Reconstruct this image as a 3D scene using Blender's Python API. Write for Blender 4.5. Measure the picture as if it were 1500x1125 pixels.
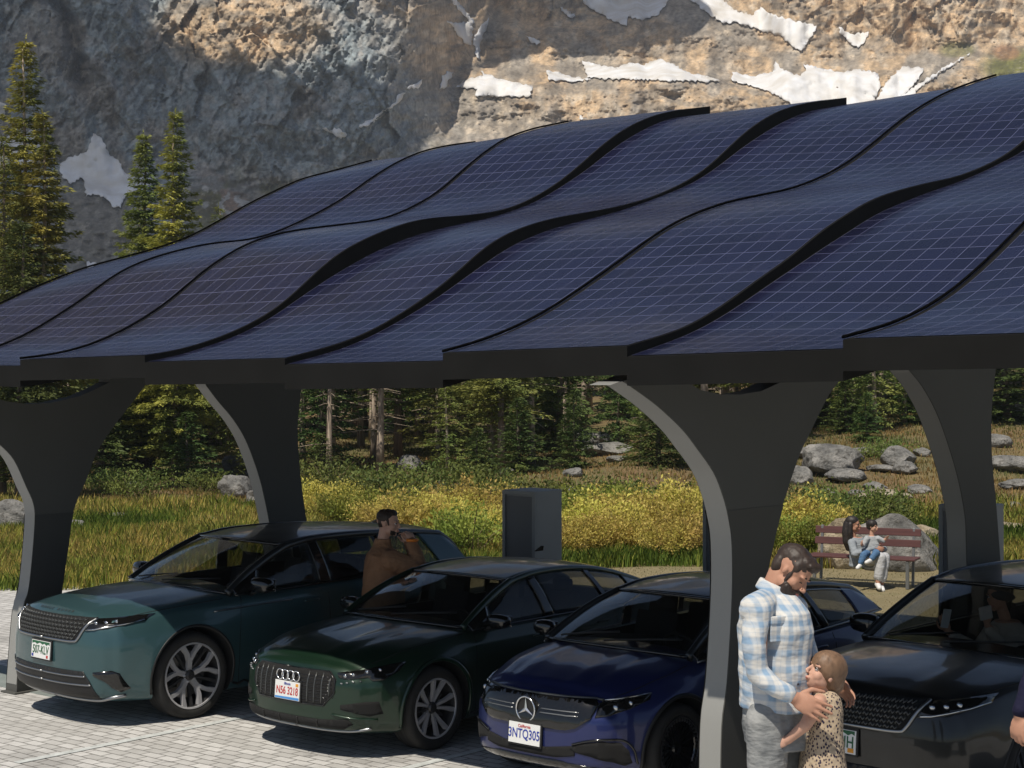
import bpy, bmesh, math, random
import numpy as np
from mathutils import Vector, Matrix, Quaternion
from mathutils.bvhtree import BVHTree
from mathutils.geometry import delaunay_2d_cdt
R_ = math.radians
scene = bpy.context.scene
C = scene.collection
for o in list(bpy.data.objects): bpy.data.objects.remove(o)

# ---------------------------------------------------------------- camera
F_PX, CAM_H, Y_H = 2530.0, 3.35, 545.0
cam_d = bpy.data.cameras.new("camera"); cam = bpy.data.objects.new("camera", cam_d); C.objects.link(cam)
cam.location = (0, 0, CAM_H); cam.rotation_euler = (R_(90), 0, 0)
cam_d.sensor_width = 36; cam_d.lens = 36*F_PX/1500
cam_d.shift_y = -(562.5-Y_H)/1500
cam_d.clip_start = 0.1; cam_d.clip_end = 5000
scene.camera = cam
# ---------------------------------------------------------------- world and sun
SUN_EL = R_(60); SUN_AZ = math.atan2(-0.5, -0.866)
SUN = Vector((math.sin(SUN_AZ)*math.cos(SUN_EL), math.cos(SUN_AZ)*math.cos(SUN_EL), math.sin(SUN_EL)))
w = bpy.data.worlds.new("World"); scene.world = w; w.use_nodes = True
nt = w.node_tree; bg = nt.nodes['Background']
sky = nt.nodes.new('ShaderNodeTexSky'); sky.sky_type = 'NISHITA'; sky.sun_disc = False
sky.sun_elevation = SUN_EL; sky.sun_rotation = SUN_AZ; sky.dust_density = 2.0; sky.altitude = 1500
nt.links.new(sky.outputs[0], bg.inputs[0]); bg.inputs[1].default_value = 0.072
sl = bpy.data.lights.new("sun", 'SUN'); sl.energy = 4.8; sl.angle = R_(0.5); sl.color = (1.0, 0.92, 0.80)
so = bpy.data.objects.new("sun", sl); C.objects.link(so); so.rotation_euler = SUN.to_track_quat('Z', 'Y').to_euler()
so.location = (0, 0, 50)
vs = scene.view_settings; vs.view_transform = 'Standard'; vs.look = 'None'; vs.exposure = 0.0; vs.gamma = 1
scene.cycles.max_bounces = 8

# ---------------------------------------------------------------- helpers
def link(o, parent=None):
    C.objects.link(o)
    if parent is not None: o.parent = parent
    return o
def tag(o, label=None, cat=None, group=None, kind=None):
    if label: o['label'] = label
    if cat: o['category'] = cat
    if group: o['group'] = group
    if kind: o['kind'] = kind
    return o
def empty(name, loc, rz=0, label=None, cat=None, group=None, scale=1):
    o = bpy.data.objects.new(name, None); o.location = loc; o.rotation_euler = (0, 0, rz); o.scale = (scale,)*3
    o.empty_display_size = 0.1
    link(o); return tag(o, label, cat, group)
def mesh_np(name, V, Fs, mats=None, smooth=False, uv=None, fm=None, parent=None):
    me = bpy.data.meshes.new(name)
    V = np.asarray(V, dtype=np.float32)
    if isinstance(Fs, np.ndarray):
        n, k = Fs.shape
        me.vertices.add(len(V)); me.vertices.foreach_set('co', V.ravel())
        me.loops.add(n*k); me.loops.foreach_set('vertex_index', Fs.astype(np.int32).ravel())
        me.polygons.add(n); me.polygons.foreach_set('loop_start', np.arange(n, dtype=np.int32)*k)
        me.update(calc_edges=True)
    else:
        me.from_pydata([tuple(map(float, v)) for v in V], [], [tuple(f) for f in Fs]); me.update()
    if uv is not None:
        l = me.uv_layers.new(name='UVMap'); idx = np.zeros(len(me.loops), dtype=np.int32)
        me.loops.foreach_get('vertex_index', idx); l.data.foreach_set('uv', np.asarray(uv, dtype=np.float32)[idx].ravel())
    for m in (mats if isinstance(mats, (list, tuple)) else [mats]):
        if m: me.materials.append(m)
    if fm is not None: me.polygons.foreach_set('material_index', np.asarray(fm, dtype=np.int32))
    if smooth: me.polygons.foreach_set('use_smooth', np.ones(len(me.polygons), dtype=bool))
    return link(bpy.data.objects.new(name, me), parent)
def grid_faces(nu, nv, wrap=False):
    f = []
    a = np.arange(nu-1)[:, None]; b = np.arange(nv-(0 if wrap else 1))[None, :]
    b2 = (b+1) % nv
    i0 = a*nv+b; i1 = a*nv+b2; i2 = (a+1)*nv+b2; i3 = (a+1)*nv+b
    return np.stack([i0+0*b, i1+0*b, i2+0*b, i3+0*b], -1).reshape(-1, 4)
class MB:
    """collects shapes for one mesh"""
    def __init__(s): s.v = []; s.f = []; s.m = []
    def add(s, V, Fc, m=0):
        o = len(s.v); s.v += [tuple(v) for v in V]; s.f += [tuple(i+o for i in f) for f in Fc]; s.m += [m]*len(Fc); return s
    def box(s, c, d, m=0, rot=None):
        V = [Vector((x*d[0]/2, y*d[1]/2, z*d[2]/2)) for x in (-1, 1) for y in (-1, 1) for z in (-1, 1)]
        if rot is not None: V = [rot @ v for v in V]
        V = [v+Vector(c) for v in V]
        return s.add(V, [(0, 1, 3, 2), (4, 6, 7, 5), (0, 4, 5, 1), (2, 3, 7, 6), (0, 2, 6, 4), (1, 5, 7, 3)], m)
    def prism(s, poly, ax, t0, t1, m=0):
        """poly of (a,b) in the plane normal to axis ax (0,1,2)"""
        n = len(poly)
        def P(a, b, t): return {0: (t, a, b), 1: (a, t, b), 2: (a, b, t)}[ax]
        V = [P(a, b, t0) for a, b in poly]+[P(a, b, t1) for a, b in poly]
        return s.add(V, [tuple(range(n)), tuple(range(2*n-1, n-1, -1))]+[(i, i+n, (i+1) % n+n, (i+1) % n) for i in range(n)], m)
    def tube(s, pts, rad, n=8, m=0, closed=False, cap=True):
        pts = [Vector(p) for p in pts]
        rad = [rad]*len(pts) if not isinstance(rad, (list, tuple)) else rad
        V = []; up = None
        N = len(pts)
        for i, p in enumerate(pts):
            if closed: t = pts[(i+1) % N]-pts[i-1]
            else: t = pts[min(i+1, N-1)]-pts[max(i-1, 0)]
            if t.length < 1e-9: t = Vector((0, 0, 1))
            t.normalize()
            if up is None:
                up = t.orthogonal().normalized()
            else:
                up = (up - t*up.dot(t))
                up = up.normalized() if up.length > 1e-6 else t.orthogonal().normalized()
            b = t.cross(up)
            for k in range(n):
                a = 2*math.pi*k/n; V.append(p+(up*math.cos(a)+b*math.sin(a))*rad[i])
        Fc = [(i*n+k, i*n+(k+1) % n, (i+1) * n+(k+1) % n, (i+1)*n+k) for i in range(N-1) for k in range(n)]
        if closed: Fc += [((N-1)*n+k, (N-1)*n+(k+1) % n, (k+1) % n, k) for k in range(n)]
        elif cap: Fc += [tuple(range(n-1, -1, -1)), tuple((N-1)*n+k for k in range(n))]
        return s.add(V, Fc, m)
    def lathe(s, prof, n=32, m=0, ax=1, c=(0, 0, 0), sy=1):
        """prof: (r, t) revolved about axis ax through c"""
        V = []
        for r, t in prof:
            for k in range(n):
                a = 2*math.pi*k/n; p, q = r*math.cos(a), r*math.sin(a)
                v = {0: (t, p, q), 1: (p, t, q), 2: (p, q, t)}[ax]; V.append((v[0]+c[0], v[1]+c[1], v[2]+c[2]))
        N = len(prof)
        return s.add(V, [(i*n+k, i*n+(k+1) % n, (i+1)*n+(k+1) % n, (i+1)*n+k) for i in range(N-1) for k in range(n)], m)
    def ball(s, c, r, n=12, m=0, sc=(1, 1, 1), rot=None):
        V = []; h = n//2
        for i in range(h+1):
            th = math.pi*i/h
            for k in range(n):
                a = 2*math.pi*k/n; v = Vector((r*sc[0]*math.sin(th)*math.cos(a), r*sc[1]*math.sin(th)*math.sin(a), r*sc[2]*math.cos(th)))
                if rot is not None: v = rot @ v
                V.append(v+Vector(c))
        return s.add(V, [(i*n+k, (i+1)*n+k, (i+1)*n+(k+1) % n, i*n+(k+1) % n) for i in range(h) for k in range(n)], m)
    def build(s, name, mats, parent=None, smooth=False, bevel=0, fix=True, angle=None):
        o = mesh_np(name, np.array([tuple(v) for v in s.v]), s.f, mats, smooth, None, s.m, parent)
        if fix:
            bm = bmesh.new(); bm.from_mesh(o.data); bmesh.ops.remove_doubles(bm, verts=bm.verts, dist=1e-5)
            bmesh.ops.recalc_face_normals(bm, faces=bm.faces); bm.to_mesh(o.data); bm.free()
        if bevel:
            b = o.modifiers.new('bevel', 'BEVEL'); b.width = bevel; b.segments = 2; b.limit_method = 'ANGLE'
        if angle: autosmooth(o, angle)
        return o
def autosmooth(o, deg=35):
    me = o.data
    bm = bmesh.new(); bm.from_mesh(me)
    for f in bm.faces: f.smooth = True
    lim = R_(deg)
    for e in bm.edges:
        if len(e.link_faces) == 2 and e.calc_face_angle(0) > lim: e.smooth = False
    bm.to_mesh(me); bm.free()
def catmull(P, n):
    """dense Catmull-Rom through rows of P, n steps a span"""
    P = np.asarray(P, float); N = len(P); out = []
    for i in range(N-1):
        p0 = P[max(i-1, 0)]; p1 = P[i]; p2 = P[i+1]; p3 = P[min(i+2, N-1)]
        if i == 0: p0 = 2*p1-p2
        if i == N-2: p3 = 2*p2-p1
        for k in range(n):
            t = k/n
            out.append(0.5*((2*p1)+(-p0+p2)*t+(2*p0-5*p1+4*p2-p3)*t*t+(-p0+3*p1-3*p2+p3)*t**3))
    out.append(P[-1]); return np.array(out)
def interp(x, pts):
    return np.interp(x, [p[0] for p in pts], [p[1] for p in pts])
def sstep(a, b, x):
    t = np.clip((x-a)/(b-a), 0, 1); return t*t*(3-2*t)
# numpy value noise
_rng = np.random.RandomState(7); _T = _rng.rand(256, 256).astype(np.float32)
def vnoise(x, y):
    xi = np.floor(x).astype(int); yi = np.floor(y).astype(int); fx = x-xi; fy = y-yi
    fx = fx*fx*(3-2*fx); fy = fy*fy*(3-2*fy)
    g = lambda a, b: _T[a & 255, b & 255]
    return (g(xi, yi)*(1-fx)+g(xi+1, yi)*fx)*(1-fy)+(g(xi, yi+1)*(1-fx)+g(xi+1, yi+1)*fx)*fy
def fbm(x, y, oc=5, gain=.5, ridged=False):
    s = 0; a = 1; t = 0
    for i in range(oc):
        n = vnoise(x*2**i+17.3*i, y*2**i+9.1*i)
        if ridged: n = 1-np.abs(2*n-1)
        s = s+a*n; t += a; a *= gain
    return s/t
def unproj(x, y, Z):
    return Vector(((x-750)/F_PX*Z, Z, CAM_H-(y-Y_H)*Z/F_PX))
def on_ground(x, y):
    Z = F_PX*CAM_H/(y-Y_H); return Vector(((x-750)/F_PX*Z, Z, 0))

# ---------------------------------------------------------------- materials
def mat(name, col, rough=.5, metal=0, coat=0, spec=.5, **kw):
    m = bpy.data.materials.new(name); m.use_nodes = True; b = m.node_tree.nodes['Principled BSDF']
    b.inputs['Base Color'].default_value = (*col, 1); b.inputs['Roughness'].default_value = rough
    b.inputs['Metallic'].default_value = metal; b.inputs['Coat Weight'].default_value = coat
    b.inputs['Coat Roughness'].default_value = .03
    b.inputs['Specular IOR Level'].default_value = spec
    if 'noise' in kw:
        c2, sc, amt = kw['noise']; n = m.node_tree; tc = n.nodes.new('ShaderNodeTexCoord')
        mp = n.nodes.new('ShaderNodeMapping'); mp.inputs['Scale'].default_value = kw.get('stretch', (1, 1, 1))
        nz = n.nodes.new('ShaderNodeTexNoise'); nz.inputs['Scale'].default_value = sc; nz.inputs['Detail'].default_value = 6
        n.links.new(tc.outputs['Object'], mp.inputs[0]); n.links.new(mp.outputs[0], nz.inputs['Vector'])
        rp = n.nodes.new('ShaderNodeValToRGB'); rp.color_ramp.elements[0].position = .5-amt; rp.color_ramp.elements[1].position = .5+amt
        rp.color_ramp.elements[0].color = (*col, 1); rp.color_ramp.elements[1].color = (*c2, 1)
        n.links.new(nz.outputs[0], rp.inputs[0]); n.links.new(rp.outputs[0], b.inputs['Base Color'])
        if 'bump' in kw:
            bp = n.nodes.new('ShaderNodeBump'); bp.inputs['Strength'].default_value = kw['bump']; bp.inputs['Distance'].default_value = kw.get('dist', .02)
            n.links.new(nz.outputs[0], bp.inputs['Height']); n.links.new(bp.outputs[0], b.inputs['Normal'])
    if 'trans' in kw:
        b.inputs['Transmission Weight'].default_value = kw['trans']
    if 'sss' in kw:
        b.inputs['Subsurface Weight'].default_value = kw['sss']; b.inputs['Subsurface Radius'].default_value = (.02, .008, .004)
        b.inputs['Subsurface Scale'].default_value = .5
    return m
def N(m, t, **kw):
    n = m.node_tree.nodes.new('ShaderNode'+t)
    for k, v in kw.items(): setattr(n, k, v)
    return n
def L(m, a, b): m.node_tree.links.new(a, b)
def ramp(m, fac, stops, interp_='LINEAR'):
    r = N(m, 'ValToRGB'); r.color_ramp.interpolation = interp_
    els = r.color_ramp.elements
    while len(els) < len(stops): els.new(.5)
    for e, (p, c) in zip(els, stops): e.position = p; e.color = (*c, 1) if len(c) == 3 else c
    L(m, fac, r.inputs[0]); return r.outputs[0]
def math_(m, op, a, b=None, c=None):
    n = N(m, 'Math', operation=op)
    for i, v in enumerate((a, b, c)):
        if v is None: continue
        if isinstance(v, (int, float)): n.inputs[i].default_value = v
        else: L(m, v, n.inputs[i])
    return n.outputs[0]
def mixc(m, f, a, b):
    n = N(m, 'Mix', data_type='RGBA')
    for s, v in ((0, f), (6, a), (7, b)):
        if isinstance(v, (int, float)): n.inputs[s].default_value = v
        elif isinstance(v, tuple): n.inputs[s].default_value = (*v, 1) if len(v) == 3 else v
        else: L(m, v, n.inputs[s])
    return n.outputs[2]
def noise_(m, vec, scale, detail=5, rough=.55):
    n = N(m, 'TexNoise'); n.inputs['Scale'].default_value = scale; n.inputs['Detail'].default_value = detail; n.inputs['Roughness'].default_value = rough
    if vec is not None: L(m, vec, n.inputs['Vector'])
    return n.outputs[0]
def bump_(m, h, st, dist=.02, nrm=None):
    b = N(m, 'Bump'); b.inputs['Strength'].default_value = st; b.inputs['Distance'].default_value = dist; L(m, h, b.inputs['Height'])
    if nrm is not None: L(m, nrm, b.inputs['Normal'])
    return b.outputs[0]
def bsdf(m): return m.node_tree.nodes['Principled BSDF']
# ================================================================ CANOPY FRAME OF REFERENCE
ANG = R_(40); RD = Vector((math.cos(ANG), -math.sin(ANG), 0)); VD = Vector((math.sin(ANG), math.cos(ANG), 0)); O0 = Vector((-5.96, 17.02, 0))
def cp(d, t, z=0): return O0+VD*d+RD*t+Vector((0, 0, z))
def px_to_dz(x, y, t):
    P = O0+RD*t; k = (x-750)/F_PX; d = (k*P.y-P.x)/(VD.x-k*VD.y); Z = P.y+d*VD.y
    return d, CAM_H-(y-Y_H)*Z/F_PX
# ================================================================ GROUND
def m_paver():
    m = mat('pavers', (.5, .5, .48), .8); tc = N(m, 'TexCoord'); mp = N(m, 'Mapping'); mp.inputs['Rotation'].default_value = (0, 0, ANG)
    L(m, tc.outputs['Object'], mp.inputs[0])
    wn = N(m, 'TexNoise'); wn.inputs['Scale'].default_value = 6; L(m, mp.outputs[0], wn.inputs['Vector'])
    va = N(m, 'VectorMath', operation='MULTIPLY_ADD'); L(m, wn.outputs['Color'], va.inputs[0]); va.inputs[1].default_value = (.022,)*3; L(m, mp.outputs[0], va.inputs[2])
    br = N(m, 'TexBrick'); br.inputs['Scale'].default_value = 1; br.inputs['Brick Width'].default_value = .22; br.inputs['Row Height'].default_value = .125
    br.inputs['Mortar Size'].default_value = .009; br.inputs['Mortar Smooth'].default_value = .3; br.inputs['Bias'].default_value = 0
    br.inputs['Color1'].default_value = (.45, .445, .43, 1); br.inputs['Color2'].default_value = (.63, .625, .61, 1); br.inputs['Mortar'].default_value = (.16, .155, .145, 1)
    L(m, va.outputs[0], br.inputs['Vector'])
    n1 = noise_(m, mp.outputs[0], .6, 4); n2 = noise_(m, mp.outputs[0], 9, 5)
    c = mixc(m, math_(m, 'MULTIPLY', ramp(m, n1, [(.35, (0, 0, 0)), (.7, (1, 1, 1))]), .35), br.outputs['Color'], (.36, .35, .33))
    c = mixc(m, math_(m, 'MULTIPLY', ramp(m, n2, [(.4, (0, 0, 0)), (.75, (1, 1, 1))]), .3), c, (.25, .245, .23))
    n5 = noise_(m, tc.outputs['Object'], .9, 2, .4); n6 = noise_(m, tc.outputs['Object'], 2.6, 3, .6)
    c = mixc(m, ramp(m, n5, [(.60, (0,)*3), (.70, (.42,)*3)]), c, (.17, .165, .155)); c = mixc(m, ramp(m, n6, [(.66, (0,)*3), (.72, (.55,)*3)]), c, (.12, .115, .11))
    L(m, c, bsdf(m).inputs['Base Color'])
    h = math_(m, 'ADD', math_(m, 'MULTIPLY', br.outputs['Fac'], -1.0), math_(m, 'MULTIPLY', n2, .4))
    L(m, bump_(m, h, .6, .012), bsdf(m).inputs['Normal']); return m
def m_soil():
    m = mat('meadow_soil', (.1, .08, .04), .95); tc = N(m, 'TexCoord'); v = tc.outputs['Object']
    n1 = noise_(m, v, .12, 6); n2 = noise_(m, v, 1.3, 6); n3 = noise_(m, v, 12, 4)
    c = ramp(m, n1, [(.3, (.07, .075, .025)), (.45, (.15, .12, .045)), (.56, (.17, .10, .045)), (.7, (.09, .085, .03))])
    c = mixc(m, ramp(m, n2, [(.4, (0, 0, 0)), (.7, (.7, .7, .7))]), c, (.055, .06, .022))
    c = mixc(m, ramp(m, n3, [(.45, (0, 0, 0)), (.75, (.6, .6, .6))]), c, (.26, .2, .1))
    L(m, c, bsdf(m).inputs['Base Color']); L(m, bump_(m, n3, .8, .05), bsdf(m).inputs['Normal']); return m
def m_turf():
    m = mat('dry_turf', (.3, .25, .13), .95); tc = N(m, 'TexCoord'); v = tc.outputs['Object']
    n1 = noise_(m, v, 1.2, 6); n3 = noise_(m, v, 30, 4)
    c = ramp(m, n1, [(.3, (.20, .17, .085)), (.55, (.27, .22, .12)), (.75, (.17, .16, .07))])
    c = mixc(m, ramp(m, n3, [(.4, (0, 0, 0)), (.7, (.7, .7, .7))]), c, (.12, .10, .05))
    L(m, c, bsdf(m).inputs['Base Color']); L(m, bump_(m, n3, .9, .03), bsdf(m).inputs['Normal']); return m
def terrain_z(X, Y):
    X = np.asarray(X, float); Y = np.asarray(Y, float)
    h = sstep(34, 130, Y)*2.2 + sstep(0.0, .3, X/np.maximum(Y, 1))*sstep(36, 75, Y)*2.0
    h = h+(fbm(X*.12+5, Y*.12, 4)-.5)*1.3*sstep(33, 50, Y)
    h = h+sstep(110, 240, Y)*10
    return h-.012
gx = np.concatenate([np.linspace(-400, -40, 30), np.linspace(-38, 40, 160), np.linspace(44, 400, 30)])
gy = np.concatenate([np.linspace(-60, 24, 20), np.linspace(25, 110, 220), np.linspace(112, 320, 60)])
GX, GY = np.meshgrid(gx, gy, indexing='ij')
tag(mesh_np('ground', np.stack([GX, GY, terrain_z(GX, GY)], -1).reshape(-1, 3), grid_faces(len(gx), len(gy)), m_soil(), True), kind='structure')
def slab(name, quad, z0, z1, m):
    b = MB(); b.prism([(p[0], p[1]) for p in quad], 2, z0, z1); return tag(b.build(name, m), kind='structure')
# dry mown turf between the car park and the meadow
tq = [(-30, 33.4), (-30, 10), (40, 10), (40, 28.4), (13, 28.9), (6, 29.3), (0, 30.6), (-6, 27.2), (-14, 27.6)]
tq = [(-34, 27.0), (-34, -2), (44, -2), (44, 28.6), (13, 28.9), (7, 29.3), (2.5, 29.8), (-2, 28.6), (-7.2, 26.4), (-14, 26.6)]
slab('mown_turf', tq, -.05, -.004, m_turf())
EDGE_D = 7.1-.25
PAVER = m_paver()
pq = [cp(-30, -16), cp(-30, 30), cp(5.9+1.3, 30), cp(5.9+1.3, -16)]
def edge_at(): return None
slab('parking_lot', pq, -.04, 0.0, PAVER)
concrete = mat('kerb_concrete', (.24, .27, .26), .8, noise=((.17, .2, .19), 5, .2), bump=.2)
b = MB()
for i in range(46):
    c = cp(7.27, -16+i+.5, .0); b.box((c.x, c.y, .0), (.992, .16, .10), 0, Matrix.Rotation(-ANG, 3, 'Z'))
tag(b.build('lot_kerb', concrete, None, False, .012), kind='structure')
# flush concrete band under the front columns and painted bay lines
b = MB()
c = cp(1.75, -8.2); b.box((c.x, c.y, .002), (18.0, .75, .012), 0, Matrix.Rotation(-ANG, 3, 'Z'))
tag(b.build('column_strip', concrete), kind='structure')
paint = mat('bay_line_paint', (.62, .65, .64), .7, noise=((.42, .44, .43), 14, .2))
for k, t in enumerate((2.75, 5.45, 8.15, 10.9)):
    b = MB(); c = cp(2.2, t); b.box((c.x, c.y, .006), (.09, 5.6, .004), 0, Matrix.Rotation(-ANG, 3, 'Z'))
    tag(b.build('bay_line', paint), kind='structure')
# ================================================================ SOLAR CARPORT
EDGEM = mat('edge_rail_black', (.004, .004, .004), .9, spec=.0)
def m_solar():
    m = mat('solar_glass', (.05, .06, .1), .22, 0, .0, .35); b = bsdf(m); tc = N(m, 'TexCoord')
    sp = N(m, 'SeparateXYZ'); L(m, tc.outputs['UV'], sp.inputs[0])
    def lines(src, per, wd):
        fr = math_(m, 'FRACT', math_(m, 'DIVIDE', src, per)); d = math_(m, 'ABSOLUTE', math_(m, 'SUBTRACT', fr, .5))
        return math_(m, 'GREATER_THAN', d, .5-wd/per/2)
    u, v = sp.outputs[0], sp.outputs[1]
    l1 = lines(u, .165, .0075); l2 = lines(v, .2, .008)
    thin = math_(m, 'MULTIPLY', lines(u, .033, .003), .18)
    ln = math_(m, 'MAXIMUM', math_(m, 'MAXIMUM', l1, l2), thin)
    wn = N(m, 'TexWhiteNoise', noise_dimensions='2D'); cv = N(m, 'CombineXYZ')
    L(m, math_(m, 'FLOOR', math_(m, 'DIVIDE', u, .165)), cv.inputs[0]); L(m, math_(m, 'FLOOR', math_(m, 'DIVIDE', v, .2)), cv.inputs[1]); L(m, cv.outputs[0], wn.inputs['Vector'])
    nz = noise_(m, tc.outputs['UV'], 1.1, 3)
    cc = ramp(m, wn.outputs[0], [(0, (.005, .006, .016)), (.5, (.008, .009, .025)), (1, (.011, .013, .036))])
    cc = mixc(m, math_(m, 'MULTIPLY', nz, .5), cc, (.007, .008, .033))
    L(m, mixc(m, ln, cc, (.085, .092, .16)), b.inputs['Base Color'])
    dn = noise_(m, tc.outputs['UV'], 3, 5); L(m, ramp(m, dn, [(.3, (.20,)*3), (.8, (.34,)*3)]), b.inputs['Roughness'])
    return m
SOLAR = m_solar()
BLACKM = mat("carport_black", (.006, .006, .0055), .75, noise=((.009, .009, .0085), 3, .2), spec=.15)
COLM = mat('column_coating', (.078, .078, .072), .6, noise=((.088, .088, .082), 1.4, .25), spec=.3)
SHADEM = mat('column_shade', (.042, .042, .039), .5, noise=((.048, .048, .045), 2, .25))  # darker column tone, with shade and reflection put into the colour
S = {0:[(-.2,3.42),(.65,3.5),(1.1,3.66),(1.6,3.88),(2.11,4.12),(2.59,4.33),(3.23,4.57),(3.83,4.73),(4.45,4.9),(4.88,5.05),(5.33,5.27),(5.79,5.51),(6.26,5.72),(6.75,5.93),(7.52,6.14),(8.11,6.31)],
1:[(0,3.42),(.5,3.48),(.95,3.6),(1.24,3.71),(1.54,3.87),(1.84,4.04),(2.15,4.23),(2.31,4.36),(2.68,4.53),(3.05,4.65),(3.44,4.75),(3.84,4.83),(4.25,4.87),(4.68,4.98),(5.12,5.15),(5.57,5.35),(5.81,5.47),(6.29,5.76),(6.78,6.02),(7.29,6.22),(7.83,6.35),(8.32,6.44)],
2:[(0,3.462),(.22,3.48),(.58,3.54),(.85,3.62),(1.14,3.73),(1.42,3.87),(1.72,4.04),(1.99,4.25),(2.35,4.48),(2.71,4.66),(3.09,4.78),(3.48,4.86),(4.09,4.95),(4.73,5.05),(5.17,5.2),(5.64,5.42),(6.02,5.68),(6.41,5.94),(6.87,6.19),(7.39,6.36),(8.11,6.53)],
3:[(0,3.49),(.27,3.52),(.64,3.6),(1.03,3.72),(1.41,3.88),(1.68,4.04),(1.98,4.28),(2.32,4.5),(2.76,4.68),(3.22,4.83),(3.58,4.9),(4.2,4.97),(4.73,5.06),(5.18,5.21),(5.65,5.43),(6.05,5.67),(6.45,5.93),(6.92,6.18),(7.47,6.38),(8.03,6.51),(8.63,6.62)],
'3l':[(0,3.431),(.27,3.47),(.64,3.56),(1.03,3.67),(1.41,3.83),(1.8,4.05),(2.2,4.26),(2.8,4.53),(3.34,4.71),(3.95,4.85),(4.55,4.97),(5.18,5.16),(5.65,5.37),(6.15,5.62),(6.66,5.92),(7.19,6.17),(7.75,6.37),(8.63,6.52)],
4:[(0,3.455),(.33,3.52),(.62,3.58),(.98,3.69),(1.33,3.84),(1.69,4.02),(2.03,4.21),(2.3,4.41),(2.67,4.59),(3.06,4.71),(3.46,4.8),(3.88,4.87),(4.32,4.95),(4.77,5.05),(5.15,5.16),(5.49,5.28),(5.79,5.4),(6.15,5.6),(6.52,5.84),(6.9,6.05),(7.41,6.26),(7.95,6.4),(8.89,6.58)],
'4l':[(0,3.405),(.62,3.53),(.98,3.65),(1.35,3.8),(1.75,3.98),(2.07,4.15),(2.3,4.27),(2.67,4.46),(3.06,4.6),(3.46,4.71),(3.88,4.8),(4.32,4.9),(4.77,5.02),(5.49,5.24),(5.79,5.35),(6.15,5.52),(6.52,5.72),(6.9,5.9),(7.41,6.12),(7.95,6.3),(8.92,6.5)],
5:[(0,3.485),(.35,3.55),(.77,3.66),(1.12,3.78),(1.45,3.92),(1.86,4.11),(2.22,4.28),(2.64,4.49),(3.05,4.65),(3.42,4.76),(3.82,4.86),(4.37,4.96),(4.85,5.05),(5.35,5.19),(5.88,5.38),(6.43,5.64),(6.9,5.88),(7.38,6.1),(8.02,6.34),(8.69,6.54),(9.3,6.7)],
6:[(0,3.52),(.65,3.64),(.95,3.74),(1.26,3.86),(1.59,4.01),(2.09,4.21),(2.5,4.42),(2.93,4.59),(3.37,4.75),(3.84,4.86),(4.34,4.96),(4.86,5.05),(5.3,5.16),(5.75,5.29),(6.29,5.5),(6.9,5.85),(7.5,6.15),(8.2,6.4),(9.3,6.72)],
'6l':[(0,3.45),(.65,3.59),(.95,3.68),(1.26,3.79),(1.72,3.98),(2.03,4.1),(2.5,4.29),(2.93,4.45),(3.37,4.62),(3.84,4.75),(4.34,4.88),(4.86,5.0),(5.41,5.15),(6.29,5.42),(6.9,5.75),(7.5,6.05),(8.2,6.3),(9.3,6.62)],
7:[(0,3.545),(.58,3.63),(1.08,3.75),(1.47,3.88),(1.94,4.08),(2.38,4.29),(2.8,4.5),(3.3,4.7),(3.9,4.87),(4.6,4.99),(5.3,5.18),(6.2,5.5),(6.9,5.85),(7.5,6.15),(8.2,6.4),(9.3,6.72)]}
TS = [-1.6, .15, 1.91, 3.72, 5.46, 7.13, 8.77, 10.37, 12.05, 13.7]
S[8] = [(d, z+.05) for d, z in S[6]]; S['8l'] = [(d, z+.06) for d, z in S['6l']]; S[9] = [(d, z+.02) for d, z in S[7]]
carport = empty('solar_carport', cp(1.54, 4.3), -ANG, 'dark curved solar carport roof of wavy overlapping blue panel strips on black flared columns', 'carport')
cinv = (Matrix.Translation(carport.location) @ Matrix.Rotation(-ANG, 4, 'Z')).inverted()
def cl(v): return cinv @ v
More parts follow.
